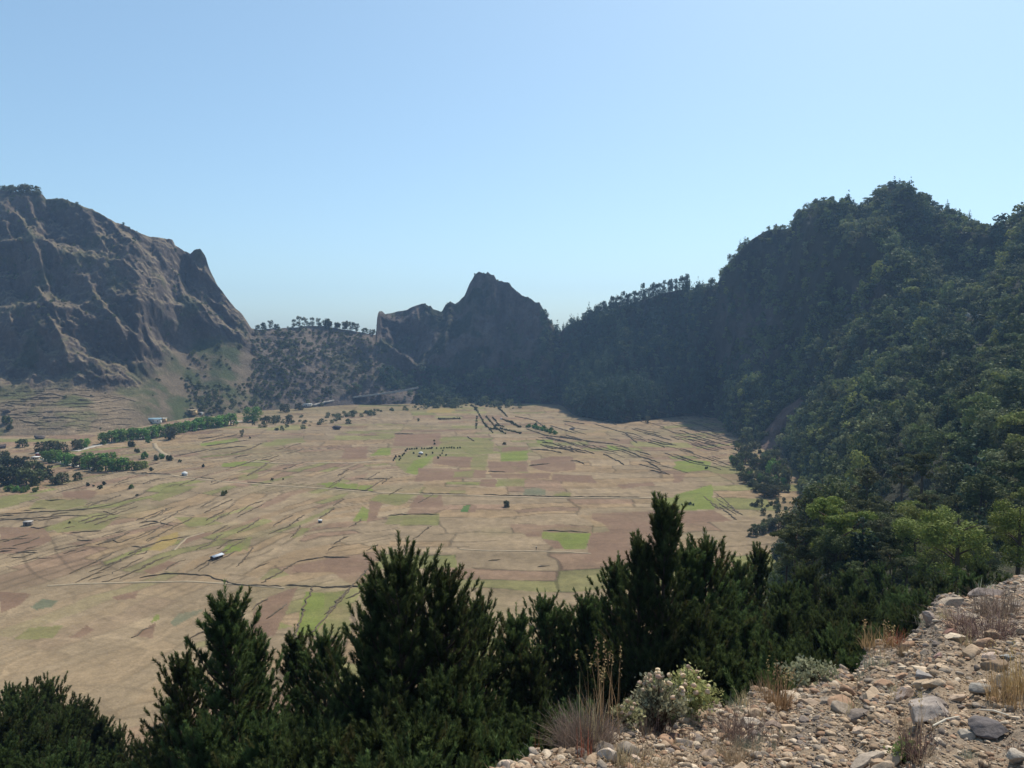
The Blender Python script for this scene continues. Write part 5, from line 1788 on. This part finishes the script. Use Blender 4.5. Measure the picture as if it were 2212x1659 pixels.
# road shelf on the low hill with its masonry retaining wall
RD = [(702,867),(740,861),(780,856),(820,851),(860,845),(903,837)]
q = []
for i in range(41):
    t = i / 40 * 5
    k = min(4, int(t)); f = t - k
    xd_, yd_ = RD[k][0] * (1 - f) + RD[k + 1][0] * f, RD[k][1] * (1 - f) + RD[k + 1][1] * f
    Yr = 1012 + 6 * math.sin(i / 9)
    z = CZ + Yr * tan_of(yd_ * S)
    q.append((float(at(xd_ * S, Yr, z)), Yr, z))
q = np.array(q)
ribbon(q + np.array((0, 2.5, 0)), 7.0, "road", M_road, .0)
M_mas = plain_mat("road masonry", (.30, .26, .21), sc=.8)
for k in range(1):
    Q = resample(q, 2.)
    n = len(Q)
    hgt = np.interp(np.linspace(0, 1, n), [0, .3, 1], [.9, 1.1, 1.4])
    V, F = [], []
    for i, (a, b) in enumerate(((-1.0, -1), (-.9, 0.9), (-.3, 1.0), (-.2, -1))):
        V.append(np.c_[Q[:, 0], Q[:, 1] + a - (.12 * hgt if b < 0 and a < -.5 else 0), Q[:, 2] + (b if b > 0 else -hgt) + (wr_.normal(0, .12, n) if b > 0 else 0)])
    for a in range(3):
        F += [(a * n + i, a * n + i + 1, (a + 1) * n + i + 1, (a + 1) * n + i) for i in range(n - 1)]
    tag(obj("retaining_wall", mesh("retaining_wall", np.concatenate(V), np.array(F), M_mas)), "pale stone retaining wall carrying the road across the foot of the low middle hill", "wall")
# white kerb walls high on the right slope
M_white = plain_mat("whitewash", (.62, .60, .54), sc=1.0)
for (xa, ya, xb, yb, lab) in [(2079,676,2097,680,"left one of the two short white roadside walls high in the wood"), (2108,681,2127,683,"right one of the two short white roadside walls high in the wood"), (2099.5,680.5,2103,680.8,"tiny white block between the two short white roadside walls")]:
    a, b = surf(xa * S, ya * S), surf(xb * S, yb * S)
    Yv = min(a[1], b[1]) - 12
    P_ = []
    for x_, y_ in ((xa, ya), ((xa + xb) / 2, (ya + yb) / 2), (xb, yb)):
        z = CZ + Yv * tan_of(y_ * S)
        P_.append((float(at(x_ * S, Yv, z)), Yv, z))
    me = wall_mesh(np.array(P_) - np.array((0, 0, .8)), .6, 1.9, M_white, jit=.05, nm="road_wall")
    o = obj("road_wall", me)
    tag(o, lab, "wall")
    # the masonry the wall stands on
    mb = wall_mesh(np.array(P_) - np.array((0, -1, 6.0)), 3.0, 5.2, M_mas, jit=.05, nm="footing")
    obj("footing", mb, o)

# ================================================================== HUTS AND HOUSES
def box(x0, x1, y0, y1, z0, z1):
    V = np.array([(x, y, z) for z in (z0, z1) for y in (y0, y1) for x in (x0, x1)], float)
    F = np.array([(0, 2, 3, 1), (4, 5, 7, 6), (0, 1, 5, 4), (2, 6, 7, 3), (0, 4, 6, 2), (1, 3, 7, 5)])
    return V, F


M_stonewall = plain_mat("hut stone", (.17, .145, .12), sc=2.0)
M_zinc = plain_mat("zinc roof", (.42, .46, .50), sc=1.5)
M_roofw = plain_mat("white roof", (.58, .57, .54), sc=1.5)
M_thatch = plain_mat("thatch", (.30, .24, .16), sc=3)
M_wood = plain_mat("door wood", (.07, .045, .03), sc=5)
M_blue = plain_mat("blue paint", (.17, .25, .29), sc=2)
M_ochre = plain_mat("ochre wall", (.52, .38, .20), sc=2)
M_redp = plain_mat("red tile", (.45, .12, .07), sc=2)


def hut(c, x, y, wd, lab, wall=None, roof=None, shape='gable', rz=0.0, depth=.8, hgt=.55, windows=0, cat="hut", name="field_hut"):
    p = crop_pos(c, x, y)
    w = px_width(p, wd * .3418)
    dp, h = w * depth, w * hgt
    e = bpy.data.objects.new(name, None)
    COL.objects.link(e)
    e.location = (float(p[0]), float(p[1]), float(p[2]) - .1)
    e.rotation_euler = (0, 0, rz)
    tag(e, lab, cat)
    wm, rm = wall or M_stonewall, roof or M_zinc
    parts = [box(-w / 2, w / 2, -dp / 2, dp / 2, -.6, h)]
    if shape == 'gable':
        g = h * .35
        V = np.array([(-w / 2, -dp / 2, h), (-w / 2, dp / 2, h), (-w / 2, 0, h + g), (w / 2, -dp / 2, h), (w / 2, dp / 2, h), (w / 2, 0, h + g)])
        parts.append((V, np.array([(0, 1, 2, 2), (3, 5, 4, 4)])))
        obj("wall", mesh("wall", *join(parts[:1]), wm), e)
        o_, t = w * .07, .10
        R = []
        for s_ in (-1, 1):
            a = [(-w / 2 - o_, s_ * (dp / 2 + o_), h - g * .12), (w / 2 + o_, s_ * (dp / 2 + o_), h - g * .12), (w / 2 + o_, 0, h + g), (-w / 2 - o_, 0, h + g)]
            a = np.array(a)
            V = np.concatenate([a, a + (0, 0, t)])
            R.append((V, np.array([(0, 1, 2, 3), (7, 6, 5, 4), (0, 4, 5, 1), (1, 5, 6, 2), (3, 2, 6, 7), (0, 3, 7, 4)])))
        obj("roof", mesh("roof", *join(R), rm), e)
        # gable ends
        G = np.array([(-w / 2, -dp / 2, h), (-w / 2, dp / 2, h), (-w / 2, 0, h + g), (w / 2, -dp / 2, h), (w / 2, dp / 2, h), (w / 2, 0, h + g)])
        obj("gable", mesh("gable", G, np.array([(0, 2, 1), (3, 4, 5)]), wm), e)
    elif shape == 'flat':
        obj("wall", mesh("wall", *join(parts), wm), e)
        obj("roof", mesh("roof", *box(-w * .55, w * .55, -dp * .57, dp * .57, h + .003, h + .22), rm), e)
    else:
        n = 14
        a = np.arange(n) / n * 2 * math.pi
        V = [np.c_[np.cos(a) * w / 2, np.sin(a) * w / 2, 0 * a - .5], np.c_[np.cos(a) * w / 2, np.sin(a) * w / 2, 0 * a + h * .8]]
        F = [(i, (i + 1) % n, n + (i + 1) % n, n + i) for i in range(n)]
        obj("wall", mesh("wall", np.concatenate(V), np.array(F), wm), e)
        V, F = [], []
        for k, (q_, zz) in enumerate(((.57, .74), (.52, .92), (.40, 1.15), (.22, 1.32), (.02, 1.40))):
            V.append(np.c_[np.cos(a) * w * q_, np.sin(a) * w * q_, 0 * a + h * zz])
            if k:
                F += [((k - 1) * n + i, (k - 1) * n + (i + 1) % n, k * n + (i + 1) % n, k * n + i) for i in range(n)]
        obj("roof", mesh("roof", np.concatenate(V), np.array(F), rm, smooth_shade=True), e)
    dw = min(.9, w * .2)
    yy = -dp / 2 if shape != 'dome' else -w / 2
    obj("door", mesh("door", *box(-dw / 2 - w * .12, dw / 2 - w * .12, yy - .06, yy + .05, -.3, min(h * .85, 1.9)), M_wood), e)
    for k in range(windows):
        xx = -w / 2 + (k + .7) * w / (windows + .4)
        if abs(xx + w * .12) < dw * 1.2: continue
        obj("window", mesh("window", *box(xx - .45, xx + .45, yy - .05, yy + .05, h * .45, h * .75), M_wood), e)
    return e


hut('L', 1370, 1160, 78, "long low hut with a pale blue-white metal roof alone among the terraces", M_wood, M_zinc, 'gable', rz=1.12, depth=.40, hgt=.27)
hut('L', 1167, 636, 34, "small domed white hut near the start of the main path", M_white, M_roofw, 'dome')
hut('L', 178, 952, 46, "grey stone hut on the terraces near the left edge of the picture", M_stonewall, plain_mat("grey slab", (.42, .38, .33)), 'flat', rz=.2)
hut('L', 2024, 936, 22, "tiny pale stone hut left of the middle plots", M_stonewall, M_roofw, 'gable', hgt=.7)
hut('C', 606, 500, 28, "white-roofed round hut ringed by hedges on the far green plots", M_stonewall, M_roofw, 'dome', hgt=.5)
hut('C', 596, 515, 18, "little dark shed at the foot of the white-roofed round hut", M_wood, M_thatch, 'gable', cat="shed", name="shed")
hut('C', 284, 1400, 44, "small pale-roofed hut half hidden by the broadest pine", M_stonewall, M_zinc, 'flat', rz=-.2)
hut('C', 1113, 282, 13, "minute white hut among the planted rows at the far end", M_white, M_roofw, 'flat')
hut('L', 975, 304, 88, "long house with a bluish roof above the roadside trees", M_white, M_blue, 'gable', rz=.15, depth=.35, hgt=.28, windows=3, cat="house", name="house")
hut('L', 1030, 298, 34, "small house with a pale roof joined to the bluish-roofed one", M_ochre, M_roofw, 'flat', windows=1, cat="house", name="house")
hut('L', 1215, 248, 52, "tan farmhouse on the scrub slope behind the roadside row", M_ochre, M_thatch, 'flat', windows=2, cat="house", name="house")
hut('L', 1275, 250, 18, "tiny whitewashed shed right of the tan farmhouse", M_white, M_roofw, 'flat', cat="shed", name="shed")
hut('L', 241, 512, 24, "red-walled kiosk with a white top above the dark grove", M_redp, M_roofw, 'flat', hgt=.8, cat="kiosk", name="kiosk")
hut('L', 228, 532, 46, "low building with a pale flat roof behind the dark grove", M_ochre, M_roofw, 'flat', hgt=.3, windows=2, cat="house", name="house")
hut('L', 1945, 196, 48, "white roadside building at the foot of the low middle hill", M_white, M_roofw, 'flat', hgt=.32, depth=.5, windows=2, cat="building", name="roadside_building")
# boulders on the plain
def boulder(c, x, y, wd, seed, lab, dims=(1, .8, .6), col=(.12, .095, .08)):
    p = crop_pos(c, x, y)
    w = px_width(p, wd * .3418)
    V, F = rock_shape(seed, 3, 8, .08, dims)
    tag(obj("boulder", mesh("boulder", V * w / 2 / np.abs(V[:, 0]).max(), F, M_hill, np.tile(col, (len(V), 1))), loc=(p[0], p[1], p[2] + w * .1)), lab, "boulder")
boulder('L', 250, 405, 84, 1, "big brown boulder with a flat top at the foot of the terraced slope", (1, .8, .42))
boulder('L', 15, 462, 74, 2, "brown boulder at the left edge beside the green trees", (1, .8, .7))
boulder('L', 35, 1370 - 1130, 60, 4, "dark crag jutting from the terraces at the left edge", (1, .8, .6))
boulder('L', 2130, 345, 64, 5, "dark rock pile on the bare soil near the far edge of the plain", (1, .8, .5), (.10, .085, .08))
boulder('C', 1560, 345, 40, 6, "dark rock under the edge of the far wood", (1, .8, .5), (.09, .08, .07))

# ================================================================== DRY GRASS AND SHRUBS ON THE BANK
M_grass = leaf_mat("dry grass", trans=0.3, vary=0.3, use_col=True, nscale=6.0)


def blades(rng, n, h, spread, w, lean=.35, seg=4, base_r=.3):
    """n curved tapering blades rising from a small disc"""
    a = rng.uniform(0, 6.28, n)
    r0 = spread * base_r * np.sqrt(rng.random(n))
    bx, by = r0 * np.cos(a), r0 * np.sin(a)
    hh = h * (.25 + .75 * rng.random(n) ** 1.5)
    ln = lean * rng.uniform(.0, 1.4, n)
    aa = a + rng.normal(0, 1.3, n)
    t = np.linspace(0, 1, seg + 1)[None]
    out = (spread * ln[:, None]) * t ** 1.7
    X_ = bx[:, None] + np.cos(aa)[:, None] * out
    Y_ = by[:, None] + np.sin(aa)[:, None] * out
    Z_ = hh[:, None] * (t - .18 * ln[:, None] * t ** 2) - .012
    wa = rng.uniform(0, 6.28, n)
    ww = w * (1 - .75 * t)
    L_ = np.stack([X_ - np.cos(wa)[:, None] * ww, Y_ - np.sin(wa)[:, None] * ww, Z_], -1)
    R_ = np.stack([X_ + np.cos(wa)[:, None] * ww, Y_ + np.sin(wa)[:, None] * ww, Z_], -1)
    V = np.stack([L_, R_], 2).reshape(-1, 3)
    k = (np.arange(n) * 2 * (seg + 1))[:, None] + (np.arange(seg) * 2)[None]
    k = k.ravel()
    F = np.stack([k, k + 1, k + 3, k + 2], 1)
    return V, F, np.stack([X_[:, -1], Y_[:, -1], Z_[:, -1]], -1)


def seed_heads(rng, tips, size, n=14):
    P = np.repeat(tips, n, 0) + rng.normal(0, 1, (len(tips) * n, 3)) * np.array((size * .22, size * .22, size))
    d = rng.normal(size=(len(P), 3)); d /= np.linalg.norm(d, axis=1)[:, None]
    e = np.cross(d, rng.normal(size=(len(P), 3))); e /= np.linalg.norm(e, axis=1)[:, None]
    q = size * .28
    V = np.stack([P - d * q, P + e * q * .5, P + d * q, P - e * q * .5], 1).reshape(-1, 3)
    return V, np.arange(len(V)).reshape(-1, 4)


STRAW, GOLD, PURP, RUST, GREYG = (.38, .30, .18), (.40, .29, .14), (.20, .145, .115), (.34, .15, .07), (.25, .26, .19)


def tuft(px, py, w, h, col, label, n=120, heads=0, group=None, lean=.5, name="grass_tuft", bw=.0022, seed=None, tall=0):
    p = bank_at(px, py)
    rng = np.random.default_rng(int(px * 7 + py * 13) if seed is None else seed)
    m = p[1] / FPX
    V, F, tips = blades(rng, n, h * m * .8, w * m * .55, bw * .8 * (p[1] / 4), lean, base_r=.75)
    c = np.repeat(np.array(col)[None] * rng.uniform(.6, 1.35, (n, 1)), len(V) // n, 0)
    o = obj(name, mesh(name, V, F, M_grass, c), loc=tuple(p))
    if heads:
        ii = np.argsort(-tips[:, 2])[:heads]
        HV_, HF_ = seed_heads(rng, tips[ii] - np.array((0, 0, .01)), .022 * (p[1] / 4))
        cc_ = np.repeat(np.array(GOLD)[None] * rng.uniform(.6, 1.2, (len(HF_), 1)), 4, 0)
        for q_ in range(len(ii)):
            sl2 = slice(q_ * 56, (q_ + 1) * 56)
            obj("seed_head", mesh("seed_head", HV_[sl2], np.arange(56).reshape(-1, 4), M_grass, cc_[sl2]), o)
    return tag(o, label, "grass", group)


tuft(*B(1950, 815), 78, 44, PURP, "wide purple-brown dead tuft on the open gravel right of the reddish block", n=420, lean=.9)
tuft(*B(2035, 690), 48, 44, PURP, "round purple-brown dead tuft higher up beneath the flat slab", n=320, lean=.8)
tuft(*B(640, 1275), 36, 52, GOLD, "orange-straw tuft standing at the lip of the bank behind the wedge rock", n=240, heads=10)
tuft(*B(395, 1500), 58, 54, PURP, "dark wiry tuft between the whitish flat rock and the flowering bush", n=420, lean=.8)
tuft(*B(365, 1650), 54, 44, STRAW, "pale straw tuft at the lower edge under the dark wiry one", n=320)
tuft(*B(1490, 1530), 34, 84, STRAW, "sparse upright grass in front of the largest boulder's left end", n=70, heads=8, lean=.35)
tuft(*B(1560, 1600), 46, 50, PURP, "dark scrubby tuft under the largest boulder", n=260)
tuft(*B(2140, 1260), 58, 78, GOLD, "golden dry tuft against the right edge of the picture", n=220, heads=8)
tuft(*B(2190, 1180), 40, 60, GOLD, "smaller golden tuft touching the right edge above the larger one", n=220, heads=8)
tuft(*B(1290, 900), 40, 34, GOLD, "yellowish grass fringe on the lip between the reddish block and the silvery shrub", n=140, heads=6)
tuft(*B(1395, 880), 24, 30, RUST, "small rusty tuft on the lip of the bank beside the yellowish fringe", n=90)
tuft(*BC(1640, 1470), 66, 62, PURP, "large bushy purple-brown tuft at the base of the tall grass", n=1300, lean=.7)
tuft(*BC(1760, 1440), 46, 124, GOLD, "tallest grass with golden plumes leaning right over the pines", n=60, heads=16, lean=.55, tall=1)
tuft(*BC(1660, 1420), 40, 96, STRAW, "thin pale stems rising left of the tallest golden plumes", n=46, lean=.4)
tuft(*BC(1850, 1650), 34, 44, STRAW, "pale tuft at the lower edge between the cream rocks", n=160)
tuft(*BC(1640, 1590), 20, 62, RUST, "narrow rust-red stem clump left of the cream rocks", n=36, lean=.25)
tuft(*BC(1335, 1560), 10, 50, RUST, "single reddish dry stalk on the lip of the bank", n=6, lean=.2)
tuft(*BC(2080, 1420), 50, 50, PURP, "brownish twiggy tuft beneath the flowering bush", n=260)
tuft(*BC(2010, 1650), 60, 34, STRAW, "low straw tuft right of the small round cream stone", n=220)
tuft(*B(1100, 900 + 420), 40, 26, STRAW, "short straw tuft in the middle of the bank", n=130)
k_ = 0
vr = np.random.default_rng(31)
while k_ < 50:
    a, b = vi[vr.integers(0, len(vi))]
    if not (500 < BPX[a, b] < 1024) or BPY[a, b] > 768: continue
    if vr.random() > (1.0 if BPX[a, b] < 800 else .35): continue
    tuft(BPX[a, b], BPY[a, b], vr.uniform(14, 34), vr.uniform(12, 30), [STRAW, PURP, STRAW, GREYG][k_ % 4], ["straw-coloured", "purple-brown", "pale straw", "grey-green"][k_ % 4] + " little tuft between stones " + near_rock(BPX[a, b] / S, BPY[a, b] / S), n=int(vr.integers(30, 90)), group="little dry tufts among the stones", seed=k_)
    k_ += 1
# loose straw everywhere
ns_ = 5200
pk = vi[vr.integers(0, len(vi), ns_)]
keep_ = vr.random(ns_) < np.where(BPX[pk[:, 0], pk[:, 1]] < 780, 1, .35)
pk = pk[keep_]
Pg = BV[pk[:, 0], pk[:, 1]]
Vg, Fg, _ = blades(vr, len(pk), .07, .06, .0016, 1.0, 2)
sc_ = np.repeat((Pg[:, 1] / 4) ** .5, 6)[:, None]
Vg = Vg * sc_ + np.repeat(Pg, 6, 0)
cg = np.repeat(np.array([STRAW, GOLD, PURP, GREYG])[vr.integers(0, 4, len(pk))] * vr.uniform(.7, 1.4, (len(pk), 1)), 6, 0)
tag(obj("dry_grass", mesh("dry_grass", Vg, Fg, M_grass, cg)), "thin scattered straw between the stones", "dry grass", kind='stuff')


def shrub(px, py, w, h, label, leafc, flowers=0, seed=1, nst=46, nlf=26):
    p = bank_at(px, py)
    rng = np.random.default_rng(seed)
    m = p[1] / FPX
    W_, H_ = w * m / 2 * .8, h * m * .52
    stems, leaves_p, tips = [], [], []
    for i in range(nst):
        a = rng.uniform(0, 6.28)
        q = math.sqrt(rng.random())
        e = np.array([math.cos(a) * q * W_, math.sin(a) * q * W_, H_ * (1 - .55 * q * q) * rng.uniform(.6, 1.1)])
        mid = e * np.array((.4, .4, .6)) + rng.normal(0, .01, 3)
        stems.append(tube([np.array((0, 0, -.02)) + e * np.array((.12, .12, 0)), mid, e], [.004, .003, .0012], 4))
        for t in rng.uniform(.35, 1, nlf):
            b_ = mid + (e - mid) * (t - .35) / .65 if t > .5 else mid * (t / .5)
            leaves_p.append(b_ + rng.normal(0, .018, 3))
        tips.append(e)
    Lp = np.array(leaves_p)
    n = len(Lp)
    d = rng.normal(size=(n, 3)); d[:, 2] = np.abs(d[:, 2]) + .3
    d /= np.linalg.norm(d, axis=1)[:, None]
    e2 = np.cross(d, rng.normal(size=(n, 3))); e2 /= np.linalg.norm(e2, axis=1)[:, None]
    s_ = .016 * (p[1] / 4) * rng.uniform(.6, 1.3, (n, 1))
    V = np.stack([Lp, Lp + d * s_ * .6 + e2 * s_ * .4, Lp + d * s_ * 1.3, Lp + d * s_ * .6 - e2 * s_ * .4], 1).reshape(-1, 3)
    e_ = bpy.data.objects.new("shrub", None)
    COL.objects.link(e_)
    e_.location = tuple(p)
    e_.empty_display_size = .05
    obj("branches", mesh("branches", *join(stems), M_bark), e_)
    c = np.repeat(np.array(leafc)[None] * rng.uniform(.6, 1.4, (n, 1)), 4, 0)
    obj("leaves", mesh("leaves", V, np.arange(4 * n).reshape(-1, 4), M_grass, c), e_)
    tips = np.array(tips)
    top = np.argsort(-tips[:, 2])[:flowers]
    for q in top:
        FV, FF = rock_shape(int(q), 2, 3, .12, (1, 1, .85))
        FV = FV * .013 * (p[1] / 4) * rng.uniform(.7, 1.25)
        obj("flower", mesh("flower", FV, FF, M_grass, np.tile((.66, .50, .34), (len(FV), 1))), e_, loc=tuple(tips[q]))
    return tag(e_, label, "shrub")


shrub(*BC(2100, 1420), 84, 118, "tallest flowering bush with whitish buds on the lip of the bank", (.34, .34, .20), 22, 4, 60, 30)
shrub(*B(95, 1300), 92, 84, "wide yellow-green bush with pinkish flower heads right of the tallest one", (.32, .32, .13), 18, 5, 60, 30)
shrub(*BC(1910, 1400), 46, 46, "little clump with pale flower heads between the tall grass and the tallest bush", (.32, .31, .16), 9, 6, 26, 22)
shrub(*B(860, 1120), 84, 42, "silvery grey-green shrub spreading along the lip in the middle of the bank", (.30, .31, .19), 0, 7, 40, 26)
shrub(*B(1465, 1620), 36, 40, "small green weed in the stones near the lower edge", (.20, .24, .08), 0, 8, 20, 18)
for (a, b, lab) in [(B(1640, 1424), B(1805, 1368), "straight white stick lying below the largest boulder"), (B(1930, 1318), B(2115, 1365), "long thin dry stick right of the white one")]:
    p, q = bank_at(*a), bank_at(*b)
    V, F = tube([p + (0, 0, .02), (p + q) / 2 + (0, 0, .035), q + (0, 0, .03)], [.006, .007, .004], 6)
    tag(obj("stick", mesh("stick", V, F, M_grass, np.tile((.62, .55, .45), (len(V), 1)))), lab, "stick")
# pale crag showing at the lower left corner
V, F = rock_shape(77, 4, 10, .1, (.62, .6, 2.4))
V[:, 0] += .10 * V[:, 2]
zc = CZ + 9 * tan_of(1600 * S) - 2.35
tag(obj("crag", mesh("crag", V, F, M_stone, np.tile((.24, .19, .14), (len(V), 1))), loc=(float(at(-8 * S, 9, zc + 2)), 9, zc)), "pale rock crag poking into the lower left corner of the picture", "rock")

# ================================================================== A PERSON ON THE PLAIN
pj = [(0, 0, .95), (0, 0, 1.25), (0, 0, 1.46), (.0, .02, 1.53), (0, .03, 1.66), (.2, 0, 1.42), (.27, .05, 1.14), (.25, .16, .95), (-.2, 0, 1.42), (-.28, .02, 1.15), (-.24, .1, .92),
      (.1, 0, .9), (.12, .05, .5), (.12, 0, .08), (.12, .14, .03), (-.1, 0, .9), (-.13, .12, .5), (-.13, -.02, .08), (-.13, .12, .03)]
pe = [(0, 1), (1, 2), (2, 3), (3, 4), (2, 5), (5, 6), (6, 7), (2, 8), (8, 9), (9, 10), (0, 11), (11, 12), (12, 13), (13, 14), (0, 15), (15, 16), (16, 17), (17, 18)]
pr = [.15, .16, .13, .06, .10, .07, .05, .035, .07, .05, .035, .09, .07, .045, .035, .09, .07, .045, .035]
pme = bpy.data.meshes.new("person")
pme.from_pydata(pj, pe, [])
pme.materials.append(plain_mat("dark clothes", (.035, .035, .045)))
po = obj("person", pme)
px_ = crop_pos('C', 1335, 1108)
po.location = (px_[0], px_[1], px_[2])
sk = po.modifiers.new("body", 'SKIN')
for v_, r_ in zip(pme.skin_vertices[0].data, pr):
    v_.radius = (r_, r_ * .8)
pme.skin_vertices[0].data[0].use_root = True
ss_ = po.modifiers.new("smooth", 'SUBSURF')
ss_.levels = ss_.render_levels = 1
tag(po, "person in dark clothes and pale hat standing on dry plots below the lone tree", "person")
hV, hF = rock_shape(5, 2, 0, 0, (.19, .19, .10))
obj("hat", mesh("hat", hV, hF, M_roofw), po, loc=(0, .03, 1.77))

# ================================================================== AIR
hm, hnt, hout = newmat("haze air")
pv = N(hnt, "ShaderNodeVolumePrincipled")
pv.inputs["Color"].default_value = (.40, .64, 1.0, 1)
pv.inputs["Density"].default_value = 0.000125
pv.inputs["Anisotropy"].default_value = 0.2
hnt.links.new(pv.outputs[0], hout.inputs["Volume"])
hz = obj("haze", mesh("haze", *box(-3600, 3600, -3600, 3600, -7.5, 300), hm))
tag(hz, "thin pale blue haze filling the crater", "haze", kind='stuff')
